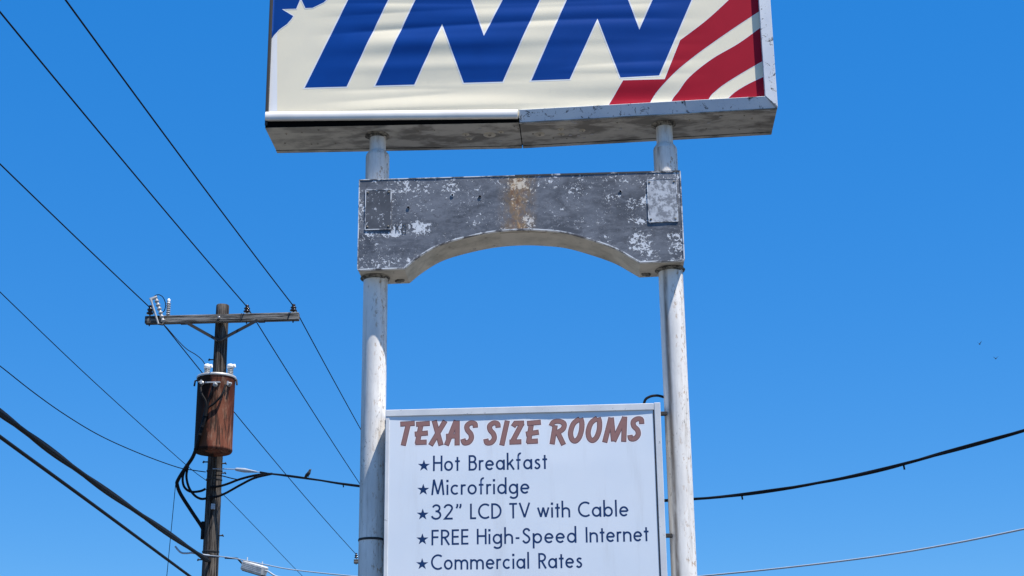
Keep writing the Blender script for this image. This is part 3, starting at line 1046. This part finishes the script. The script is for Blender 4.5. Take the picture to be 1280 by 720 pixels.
lines = [
    [('Hot', 541.2, 588.9, 574.5, 588.5), ('Breakfast', 585.8, 588.3, 683.8, 586.1)],
    [('Microfridge', 539.2, 618.9, 661.9, 617.1)],
    [('32"', 539.6, 649.7, 577.5, 649.2), ('LCD', 587.6, 649.0, 627.1, 648.3), ('TV', 636.7, 648.1, 662.6, 647.6), ('with', 672, 647.2, 712.9, 646.6), ('Cable', 722.6, 646.4, 785.8, 645.4)],
    [('FREE', 539.2, 681.7, 585.6, 680.6), ('High-Speed', 596, 680.4, 720.8, 678.4), ('Internet', 732.2, 678.2, 810.8, 676.4)],
    [('Commercial', 538.7, 712.4, 661.7, 710.8), ('Rates', 673.1, 710.7, 728, 709.7)],
]
for ln in lines:
    text_line(ln, 19.4)
for x, y in ((529.9, 581.6), (529.1, 611.6), (528.4, 642.6), (528, 673.6), (527.7, 704.6)):
    P = []
    for k in range(10):
        a = rad(90 + 36 * k)
        r = 7.9 if k % 2 == 0 else 3.1
        P.append(sp(x + r * math.cos(a), y - r * math.sin(a) * .97 + .6, YP))
    print_mesh('star', 'navy', pface, PORG, [poly_layer(P, .0003)], psag)

# short black cable from the panel into the pole
c0 = sp(803, 504.5, .0)
c1 = sp(830, 497.5, .0)
pts = [(c0[0], .0, PZT - .02)] + [(*sp(x, y, .0),) for x, y in ((806, 501), (812, 496), (819, 494.5), (825, 495))]
pts = [(p[0], .0, p[1]) if len(p) == 2 else p for p in pts] + [(UR - PR + .02, 0, c1[1])]
m = MB((c0[0], 0, PZT))
m.tube(cr(pts, 5), .0115, 8)
o = m.build('power_cable', 'rubber', None)
o.location = sw(c0[0], 0, PZT)
o.rotation_euler = (0, 0, -SA)
tag(o, 'short black cable loop from the top of the info panel into the pole', 'cable')

# ------------------------------------------------------------------ utility pole
AZ = rad(2.5)
UW = Vector((math.sin(AZ), math.cos(AZ), 0))
UA = Vector((math.cos(AZ), -math.sin(AZ), 0))
UPB = at_y(275, 450, 24.0)
UPB.z = 0
def upx(px, py, yl):
    """photo pixel -> local (along the crossarm, depth yl, height) of the utility pole"""
    d = ray(px, py)
    o = UPB + UW * yl
    p = CAMP + d * ((o - CAMP).dot(UW) / d.dot(UW))
    return Vector(((p - o).dot(UA), yl, p.z))
def uworld(v):
    return UPB + UA * v[0] + UW * v[1] + Vector((0, 0, v[2]))
YARM = -.165
up_ = thing('utility_pole', 'dark wooden utility pole with crossarm, carrying the rusty transformer', 'utility pole', UPB, -AZ)
ZTOP = upx(280, 381, 0)[2]
m = MB()
pr = []
k = 0
while k * .12 < ZTOP - .01:
    z = k * .12
    pr.append((.150 - .050 * z / ZTOP, z))
    k += 1
pr += [(.099, ZTOP), (.092, ZTOP + .012)]
m.lathe(pr, (0, 0, -.02), sides=26, wob=.07)
m.build('shaft', 'wood', up_)
ZA = 9.203
m = MB()
m.box(-1.143, 1.226, YARM - .05, YARM + .05, ZA - .06, ZA + .06)
arm = m.build('crossarm', 'armwood', up_, .008)
m = MB()
m.lathe([(.022, 0), (.022, .02), (.012, .022), (.012, .035)], (0.005, YARM - .05, ZA), axis=(0, -1, 0), sides=8)
m.build('bolt', 'steel', arm)
for sx, z0 in ((-.50, 9.14), (.60, 9.145)):
    m = MB()
    m.bar((sx, YARM - .058, z0), (.02 * (1 if sx > 0 else -1), -.135, 8.87), .046, .012, up=(0, 1, 0))
    m.build('brace', 'darksteel', up_)
m = MB()
m.lathe([(.028, -.012), (.03, 0), (.018, .03)], (0, -.108, 8.87), axis=(0, -1, 0), sides=8)
m.build('bolt', 'darksteel', up_)
for sx in (-.545, .65):
    m = MB()
    m.box(sx - .05, sx + .05, YARM - .06, YARM + .03, ZA - .075, ZA - .058)
    m.build('brace_clip', 'darksteel', arm)
INS = []
for px, py in ((188, 384), (309, 383), (367, 382)):
    q = upx(px, py, YARM)
    z0 = ZA + .058
    t_ = q[2] - z0
    m = MB()
    m.lathe([(.011, -.15), (.011, t_ * .5)], (q[0], YARM, z0), sides=8)
    m.lathe([(.018, t_ * .25), (.052, t_ * .28), (.056, t_ * .40), (.034, t_ * .50), (.030, t_ * .58), (.046, t_ * .66), (.046, t_ * .78), (.026, t_ * .88), (.024, t_ * .95), (.030, t_ * 1.02), (.030, t_ * 1.12), (.014, t_ * 1.2)], (q[0], YARM, z0), sides=16)
    m.build('insulator', 'brownpor', arm)
    INS.append(Vector((q[0], YARM, z0 + t_ * .92)))
for sx in (.33, 1.06, -.95):
    m = MB()
    m.tube([(sx, YARM - .053, ZA - .062), (sx + .02, YARM - .055, ZA + .06)], .006, 6)
    m.build('tie_strap', 'darksteel', arm)
# pole hardware
for px, py, s in ((277, 450, -1), (254, 655, -1), (273, 670, 1), (272, 580, 1), (257, 578, -1), (254, 700, -1), (274, 592, 1)):
    q = upx(px, py, 0)
    m = MB()
    x0 = s * (.150 - .050 * q[2] / ZTOP - .02)
    m.tube([(x0, -.03, q[2]), (x0 + s * .075, -.03, q[2])], .010, 6)
    m.tube([(x0 + s * .068, -.03, q[2] - .004), (x0 + s * .082, -.03, q[2] + .004)], .02, 6)
    m.build('through_bolt', 'darksteel', up_)
q = upx(266, 633, -.14)
m = MB()
m.box(q[0] - .025, q[0] + .025, -.150, -.10, q[2] - .04, q[2] + .04)
m.build('pole_tag', 'bright', up_)
for px, py in ((265, 589), (264, 600), (262, 690), (262, 696)):
    q = upx(px, py, 0)
    m = MB()
    r = .150 - .050 * q[2] / ZTOP + .006
    m.lathe([(r, -.012), (r + .003, 0), (r, .012)], (0, 0, q[2]), sides=26, wob=.05)
    m.build('pole_band', 'darksteel', up_)
# conduit stub at the side
qa, qb = upx(254, 652, -.06), upx(253, 674, -.06)
m = MB()
m.tube([qa, qb], .028, 10)
m.build('cable_boot', 'rubber', up_)
base_children = list(up_.children)

# ------------------------------------------------------------------ the next pole down the line (mostly behind the sign)
LSP = 23.0
far = copy_tree(up_)
far.location = UPB + UW * LSP
far['label'] = 'far wooden utility pole hidden behind the sign, crossarm tip and insulator showing'

# ------------------------------------------------------------------ fuse cutout and arrester on the crossarm
qa, qb = upx(194.5, 371.5, YARM - .09), upx(204.5, 403, YARM - .09)
org = uworld(upx(203, 398, YARM - .09))
fz = thing('fuse_cutout', 'tilted grey porcelain fuse cutout clamped to the crossarm tip', 'fuse', uworld(qb), -AZ)
m = MB(qb)
ax = (qa - qb)
Lq = ax.length
pf = []
nrib = 6
for i in range(nrib):
    h = Lq * (.04 + .92 * i / nrib)
    pf += [(.022, h), (.037, h + .006), (.037, h + .016), (.022, h + .026)]
m.lathe([(.018, 0)] + pf + [(.022, Lq)], qb, axis=ax, sides=14)
m.build('porcelain_body', 'porcelain', fz)
m = MB(qb)
qc, qd = upx(190.5, 381, YARM - .14), upx(198, 405, YARM - .13)
m.tube([qc, qd], .015, 10)
m.build('fuse_tube', 'porcelain', fz)
m = MB(qb)
m.tube([qa + Vector((.02, 0, 0)), upx(188.5, 374, YARM - .12), qc], [.028, .03, .014], 8)
m.build('top_clip', 'lid', fz)
m = MB(qb)
m.tube([qd, upx(203, 406, YARM - .12), qb], .014, 8)
m.build('hinge', 'darksteel', fz)
m = MB(qb)
mid = (qa + qb) * .5
m.bar(mid, (mid[0] + .03, YARM - .04, ZA + .02), .03, .01)
m.build('mount', 'darksteel', fz)

qa, qb = upx(209, 373.5, YARM - .02), upx(210, 393, YARM - .02)
qb.z = ZA + .058
ar_ = thing('surge_arrester', 'small ribbed grey surge arrester standing on the crossarm', 'arrester', uworld(qb), -AZ)
m = MB(qb)
hh = qa[2] - qb[2]
pf = [(.02, 0)]
for i in range(6):
    h = hh * (.06 + .74 * i / 6)
    pf += [(.022, h), (.034, h + .004), (.034, h + .014), (.022, h + .02)]
pf += [(.022, hh * .85)]
m.lathe(pf, qb, sides=14)
m.build('ribbed_body', 'porcelain', ar_)
m = MB(qb)
m.lathe([(.024, hh * .84), (.026, hh * .93), (.012, hh)], qb, sides=12)
m.build('cap', 'whitepor', ar_)

# ------------------------------------------------------------------ transformer
YT = -.46
tb = upx(266.5, 566, YT)
tt = upx(270.5, 474, YT)
TR = .281
tc = Vector((tb[0] * .5 + tt[0] * .5, YT, 0))
ZB_, ZT_ = tb[2], tt[2]
TO = Vector((tc[0], YT, ZB_))
tr_ = thing('transformer', 'rusty brown cylindrical pole transformer with two white topped bushings', 'transformer', uworld(TO), -AZ)
m = MB()
HT = ZT_ - ZB_
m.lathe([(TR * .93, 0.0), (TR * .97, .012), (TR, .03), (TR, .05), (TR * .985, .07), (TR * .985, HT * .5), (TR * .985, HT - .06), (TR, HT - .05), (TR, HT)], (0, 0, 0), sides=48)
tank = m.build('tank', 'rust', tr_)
m = MB()
m.lathe([(TR + .012, HT - .005), (TR + .016, HT + .012), (TR + .008, HT + .03), (TR * .7, HT + .055), (TR * .2, HT + .065)], (0, 0, 0), sides=48)
lid = m.build('lid', 'lid', tr_)
for s in (-1, 1):
    m = MB()
    m.tube([(s * (TR - .01), -.04, HT - .02), (s * (TR + .03), -.04, HT - .03), (s * (TR + .04), -.04, HT - .11)], .014, 6)
    m.build('lid_clamp', 'darksteel', lid)
for px in (258.5, 287.5):
    q0 = upx(px, 474, YT)
    q1 = upx(px, 455, YT)
    x = q0[0] - TO.x
    hh = q1[2] - ZB_ - HT - .03
    m = MB()
    pf = [(.048, 0), (.048, .012)]
    for i in range(5):
        h = .015 + (hh * .60) * i / 5
        pf += [(.030, h), (.046, h + .006), (.046, h + .014), (.030, h + .022)]
    pf += [(.026, hh * .66)]
    m.lathe(pf, (x, .0, HT + .03), sides=16)
    bu = m.build('bushing', 'porcelain', tr_)
    m = MB()
    m.lathe([(.028, hh * .62), (.052, hh * .68), (.056, hh * .82), (.045, hh * .95), (.02, hh)], (x, 0, HT + .03), sides=14)
    m.tube([(x, 0, HT + .03 + hh * .8), (x + .065, -.01, HT + .03 + hh * .86), (x + .07, -.01, HT + .03 + hh * .72)], [.03, .024, .014], 8)
    m.build('bushing_cap', 'whitepor', bu)
# secondary terminals on the tank front
TERM = []
for px, py in ((252, 478), (269, 481), (284, 478)):
    q = upx(px, py, YT - TR)
    x, z = q[0] - TO.x, q[2] - ZB_
    y = -math.sqrt(max(.001, TR * TR - x * x))
    m = MB()
    m.lathe([(.035, -.02), (.035, .015), (.022, .02), (.026, .04), (.026, .05), (.012, .055), (.012, .095)], (x, y, z), axis=(x * .5, y, 0), sides=12)
    tm = m.build('secondary_terminal', 'lid', tr_)
    TERM.append(Vector((x * 1.12, y - .08, z)) + TO)
    m = MB()
    m.bar((x, y - .075, z - .03), (x, y - .075, z + .03), .02, .022, up=(0, 1, 0))
    m.build('lug', 'bright', tm)
m = MB()
m.box(-.10, .12, -TR - .012, -TR + .03, HT - .135, HT - .115)
m.build('nameplate_bar', 'lid', tr_)
for z in (HT - .18, .24):
    m = MB()
    m.box(-.06 - tc[0] + 0, .06 - tc[0], TR - .04, -YT - .09, z - .05, z + .05)
    m.build('hanger', 'darksteel', tr_)

# ------------------------------------------------------------------ wires and cables
def cable(name, pts, r, mat, label, cat='cable', sides=6, extra=None, group=None):
    o0 = Vector(pts[0])
    m = MB(o0)
    m.tube(pts, r, sides)
    if extra:
        extra(m)
    o = m.build(name, mat, None, loc=o0)
    return tag(o, label, cat, group)
def planar(start, az, px_pts, ext=0.0, curve=.004):
    """a cable hanging in the vertical plane through start: heights read where the sight lines meet that plane"""
    w = Vector((math.sin(az), math.cos(az), 0))
    nn = Vector((w.y, -w.x, 0))
    ts = [(0.0, start.z)]
    for x, y in px_pts:
        d = ray(x, y)
        p = CAMP + d * ((start - CAMP).dot(nn) / d.dot(nn))
        ts.append(((p - start).dot(w), p.z))
    c = cr(ts, 8)
    if ext:                      # carry the span on towards its unseen end
        (ta_, za_), (tb_, zb_) = c[-9], c[-1]
        sl_ = (zb_ - za_) / (tb_ - ta_)
        sg_ = 1 if tb_ > ta_ else -1
        for k_ in range(1, 25):
            d_ = ext * k_ / 24
            c.append((tb_ + sg_ * d_, zb_ + sl_ * sg_ * d_ + curve * d_ * d_))
    return [Vector((start.x + w.x * t, start.y + w.y * t, z)) for t, z in c]
names = [('end carrying the fuse cutout', 0), ('arm half, middle insulator', 1), ('bare tip opposite the fuse cutout', 2)]
nearpx = [(0, 205), (0, 15), (82, 0)]
for i, ins in enumerate(INS):
    A = uworld(ins)
    # near span, over the photographer's shoulder
    d = ray(*nearpx[i])
    nn = Vector((UW.y, -UW.x, 0))
    p = CAMP + d * ((A - CAMP).dot(nn) / d.dot(nn))
    t1 = (p - A).dot(UW)
    c2 = .0008
    s1 = (p.z - A.z - c2 * t1 * t1) / t1
    pts = []
    for k in range(61):
        t = -30.0 * k / 60
        pts.append(A + UW * t + Vector((0, 0, s1 * t + c2 * t * t)))
    # far span to the next pole
    pts.reverse()
    for k in range(1, 41):
        t = LSP * k / 40
        sg = .09 * 4 * (k / 40) * (1 - k / 40)
        pts.append(A + UW * t - Vector((0, 0, sg)))
    lab = ['thin primary wire tied beside the fuse cutout, running on behind the transformer',
           'thin primary wire over the insulator halfway along the crossarm',
           'thin primary wire over the insulator at the crossarm tip opposite the fuse cutout'][i]
    cable('power_line', pts, .0085, 'wire', lab, 'power line')

# jumper from cutout to line, and drop lead to bushing
j = [upx(*q, YARM - .06) for q in ((190, 374), (194, 369.5), (199, 368.5), (204, 372), (207, 380), (205.5, 388), (201, 392))]
cable('jumper_wire', [uworld(v) for v in cr(j, 4)], .007, 'wire', 'small looped jumper wire arching over the fuse cutout', 'wire')
j = [upx(201, 403, YARM - .1), upx(208, 409, YARM - .12), upx(221, 424, -.25), upx(233, 436, -.33), upx(245, 443.5, -.40), upx(253, 450.5, YT), upx(258, 459, YT)]
cable('drop_lead', [uworld(v) for v in cr(j, 5)], .0065, 'wire', 'thin lead sagging from the fuse cutout to the transformer bushing', 'wire')

# secondary leads down the tank face to the bundle
def ub(pts):
    return [uworld(upx(x, y, yl)) for x, y, yl in pts]
ytf = YT - TR - .035
leads = [
    ([(250.5, 481, ytf + .05), (252, 492, ytf), (257, 501, ytf), (258.5, 510, ytf)], 'black lead curving off the first transformer terminal'),
    ([(266, 483, ytf), (264, 490, ytf - .02), (261, 500, ytf), (258.5, 510, ytf), (254, 528, ytf), (249, 545, ytf + .03), (245.5, 560, ytf + .12)], 'taped black lead running down the middle of the transformer tank'),
    ([(282, 481, ytf + .05), (277, 494, ytf), (268, 504, ytf), (259.5, 511, ytf), (255.5, 528, ytf - .01), (250, 546, ytf + .02), (246.5, 560, ytf + .1)], 'black lead crossing over from the transformer terminal by the bare bushing'),
]
for p, lab in leads:
    cable('secondary_lead', cr(ub(p), 5), .017, 'rubber', lab, 'cable', 8)
def ties(m):
    for px, py in ((256.5, 519), (252.5, 533), (249.5, 543)):
        q = uworld(upx(px, py, ytf - .01))
        m.tube([q + Vector((0, 0, -.016)), q + Vector((.004, 0, .016))], .030, 8)
riser = [(258.5, 508, ytf + .005), (254.5, 526, ytf + .01), (249.5, 544, ytf + .04), (245, 561, ytf + .12), (240, 573, ytf + .25), (231, 586, -.3), (222.5, 600, -.22), (221.5, 606, -.2), (226, 618, -.17), (240, 640, -.12), (253, 660, -.07), (253.5, 668, -.06)]
cable('riser_cable', cr(ub(riser), 5), .027, 'rubber', 'thick black riser cable bending out from the transformer and back to the pole', 'cable', 8, ties)
for p, lab in (([(233, 583, -.28), (228.5, 596, -.24), (230, 608, -.22), (238, 614.5, -.2), (250, 614, -.18), (257, 611, -.16)], 'inner black drip loop between riser cable and pole'),
               ([(235.5, 581, -.28), (233, 595, -.24), (236, 609, -.22), (243, 619, -.2), (251, 623.5, -.18), (258, 623, -.16)], 'outer black drip loop hanging lowest beside the pole')):
    cable('drip_loop', cr(ub(p), 5), .018, 'rubber', lab, 'cable', 8)
for p, lab, r in (([(262, 609, -.17), (273, 608, -.16), (284, 605, -.2), (300, 599, -.3), (320, 594, -.5), (340, 592.3, -.75)], 'black service conductor leaving the pole, upper of the pair', .018),
                  ([(262, 622, -.17), (272, 620.5, -.16), (283, 616, -.2), (300, 606.5, -.3), (318, 597.5, -.5), (338, 592.6, -.73)], 'black service conductor leaving the pole, lower of the pair', .018)):
    cable('service_conductor', cr(ub(p), 5), r, 'rubber', lab, 'cable', 8)
# service drop with its bright messenger grip
st = uworld(upx(266, 586, -.16))
AZS = math.atan2(4.2 - st.x, 12.4 - st.y)
srv = planar(st, AZS, [(300, 587), (335, 592), (385, 598), (448, 607.5), (560, 621), (700, 629), (868, 624), (978, 611), (1096, 588.5), (1181, 566), (1300, 532)], 9.0)
srv2 = [p for p in srv]
cut_i = 14
drop_pts = srv[cut_i:]
def wrap(m):
    for k, p in enumerate(drop_pts[6:-4:5]):
        if k % 3 == 2:
            m.tube([p, p + Vector((.005, 0, -.045))], .008, 6)
    n = len(drop_pts)
    for ph in (0, 2.1):
        tw = [drop_pts[k] + Vector((0, math.cos(k * .31 + ph), math.sin(k * .31 + ph))) * .008 for k in range(n)]
        m.tube(tw, .010, 6)
cable('service_drop', drop_pts, .011, 'rubber', 'heavy twisted black service cable passing behind the info panel', 'cable', 8, wrap)
cable('messenger_wire', srv[:cut_i + 2], .007, 'bright', 'thin bright wire stub holding the service cable to the pole', 'wire', 6)
gA, gB = srv[7], srv[13]
cable('cable_grip', [gA, gA * .6 + gB * .4, gB], [.024, .032, .012], 'bright', 'pale metal wedge grip on the service cable messenger', 'grip', 8)
j = [(268, 594, -.14), (276, 594.5, -.16), (290, 598, -.2), (300, 600, -.28)]
cable('ground_jumper', cr(ub(j), 5), .008, 'wire', 'small dark jumper joining the pole to the service conductors', 'wire')

# neutral along the line
st = uworld(upx(257, 600, .1))
near = planar(st, AZ, [(229, 578), (115, 475), (0, 365), (-60, 306)], 14.0)
fa = planar(st, AZ, [(283, 622), (325, 665), (369, 711), (400, 742)], 12.0)
near.reverse()
cable('neutral_wire', near + fa[1:], .0048, 'wire', 'single thin wire passing the pole just under the transformer', 'wire')
# service to the left
st = uworld(upx(257, 590, -.15))
cable('house_drop', planar(st, math.atan2(-12 - st.x, 13 - st.y), [(240, 587.5), (220, 583.5), (175, 567), (125, 544.5), (80, 517.5), (40, 489), (0, 457.5), (-50, 420)], 9.0), .0075, 'wire', 'wavy thin sagging drop wire ending beneath the transformer', 'wire')
# hanging ground lead from the riser bend
a_, b_ = uworld(upx(219.5, 605, -.2)), uworld(upx(208.5, 720, -.2))
dn = (b_ - a_)
b2 = a_ + dn * (a_.z / -dn.z)
cable('guy_wire', [a_ + (b2 - a_) * (k / 12) for k in range(13)], .0055, 'wire', 'faint thin wire dropping from the riser cable bend', 'wire')
# communication cables
st = uworld(upx(262, 702, -.14))
com = planar(st, AZ, [(247, 692), (190, 653), (125, 608), (60, 561), (0, 516), (-60, 470)], 14.0)
def comx(m):
    for k in range(2):
        tw = [p + Vector((.0, math.cos(i * .35 + k * 3), math.sin(i * .35 + k * 3))) * .022 for i, p in enumerate(com)]
        m.tube(tw, .020, 6)
cable('communication_bundle', com, .026, 'rubber', 'thick black cable bundle coming in to the pole base', 'cable', 8, comx)['label'] = 'thickest black cable bundle, meeting the wooden pole near the grey closure box'
st = uworld(upx(259, 736, -.15))
cable('communication_cable', planar(st, AZ, [(237, 720), (118, 632), (0, 546), (-60, 502)], 14.0), .019, 'rubber', 'single black cable running parallel under the thickest bundle', 'cable', 8)
# dead end hardware on the bundle
j = [(219, 683, -.14), (226, 690.5, -.16), (234, 691.5, -.17), (240, 691, -.17), (250, 693, -.17), (262, 694.5, -.17)]
cable('dead_end_grip', cr(ub(j), 5), .014, 'bright', 'coiled bright grip wrapped below the thick bundle at the pole', 'grip', 8)
# thin strand with closure to the right
st = uworld(upx(262, 694.5, -.16))
AZC = math.atan2(4.4 - st.x, 13.0 - st.y)
stc = planar(st, AZC, [(290, 697.5), (330, 705.5), (365, 712), (430, 719), (560, 730), (700, 734), (909, 717), (1070, 699), (1188, 680), (1300, 657)], 9.0)
cable('strand_cable', stc, .008, 'bright', 'thin pale strand crossing below the heavy service cable', 'cable', 6)
q0, q1 = uworld(upx(304.5, 706.5, -.2)), uworld(upx(331.5, 714.5, -.32))
dv = (q1 - q0)
cl = thing('splice_closure', 'pale grey ribbed splice box hung under the strand', 'splice box', q0)
m = MB(q0)
m.bar(q0, q1, .15, .145)
body = m.build('shell', 'closure', cl, .018)
for k in (.2, .4, .6, .8):
    m = MB(q0)
    off = Vector((0, 0, -.06 + .12 * k))
    sd = dv.normalized().cross(Vector((0, 0, 1))).normalized()
    sd = sd if sd.y < 0 else -sd
    m.bar(q0 + off + sd * .076 + dv * .04, q0 + off + sd * .076 + dv * .96, .012, .010)
    m.build('rib', 'closure', body)
m = MB(q0)
m.bar(q0 - Vector((0, 0, .075)) + dv * .02, q1 - Vector((0, 0, .075)) - dv * .02, .10, .02)
m.build('base_seam', 'darksteel', cl)
for k in (.15, .85):
    p = q0 + dv * k
    m = MB(q0)
    m.tube([p + Vector((0, 0, .06)), p + Vector((.0, .02, .13))], .010, 6)
    m.build('hanger', 'bright', cl)
j = [q0 - dv * .3 + Vector((0, 0, .07)), q0 - dv * .12 + Vector((0, 0, .03)), q0 + dv * .03]
cable('closure_tail', [st + (j[0] - st) * .55 + Vector((0, 0, -.01))] + j, .014, 'rubber', 'short black tail entering the splice box from the pole', 'cable', 8)
j = [q1 - dv * .03, q1 + dv * .12 + Vector((0, 0, .015)), q1 + dv * .5 + Vector((0, 0, -.02)), q1 + dv * 1.0 + Vector((0, 0, .0)), q1 + dv * 1.6 + Vector((0, 0, .015))]
cable('closure_tail', cr(j, 5), .012, 'bright', 'pale tail leaving the splice box along the strand', 'cable', 8)

# ------------------------------------------------------------------ birds
def perched(loc, rz, s):
    t = thing('bird', 'small dark bird perched on the heavy service cable', 'bird', loc, rz)
    m = MB()
    path = [(-.075, 0, -.03), (-.05, 0, .0), (-.02, 0, .035), (.012, 0, .075), (.028, 0, .108), (.036, 0, .128), (.05, 0, .135), (.066, 0, .131)]
    m.tube([Vector(p) * s for p in cr(path, 3)], [r * s for r in [q[0] for q in cr([(.007,), (.014,), (.032,), (.034,), (.024,), (.022,), (.014,), (.002,)], 3)]], 10)
    m.build('body', 'feather', t)
    for sd in (-1, 1):
        m = MB()
        m.tube([Vector(p) * s for p in ((.02, sd * .025, .09), (-.02, sd * .034, .045), (-.07, sd * .016, -.005))], [.012 * s, .02 * s, .004 * s], 8)
        m.build('wing', 'feather', t)
        m = MB()
        m.tube([Vector(p) * s for p in ((.004, sd * .012, .045), (.008, sd * .013, .0))], .004 * s, 6)
        m.build('leg', 'darksteel', t)
    return t
bi = min(range(len(drop_pts)), key=lambda i: abs((ray(385, 597).cross(drop_pts[i] - CAMP)).length))
perched(drop_pts[bi] + Vector((0, 0, .018)), rad(-15), .72)
def flying(px, py, Y, rz, roll, label):
    loc = at_y(px, py, Y)
    t = thing('flying_bird', label, 'bird', loc, rz)
    m = MB()
    m.tube([(-.11, 0, 0), (-.05, 0, .005), (.0, 0, .01), (.06, 0, .012), (.09, 0, .01)], [.012, .022, .03, .022, .004], 8)
    m.build('body', 'feather', t)
    for sd in (-1, 1):
        m = MB()
        a = rad(roll)
        r_ = [(.03, 0), (.045, .07), (.0, .17), (-.03, .09), (-.035, 0)]
        top = [(x, sd * y * math.cos(a), .012 + y * math.sin(a)) for x, y in r_]
        bot = [(x, y, z - .006) for x, y, z in top]
        n = len(r_)
        m.add(top + bot, [tuple(range(n)), tuple(reversed(range(n, 2 * n)))] + [(i, (i + 1) % n, n + (i + 1) % n, n + i) for i in range(n)])
        m.build('wing', 'feather', t)
    return t
flying(1224.5, 430.3, 70, rad(60), 50, 'tiny dark bird flying in open sky, higher of two')
flying(1244.8, 448.5, 74, rad(75), 40, 'tiny dark bird flying in open sky, lower of two')
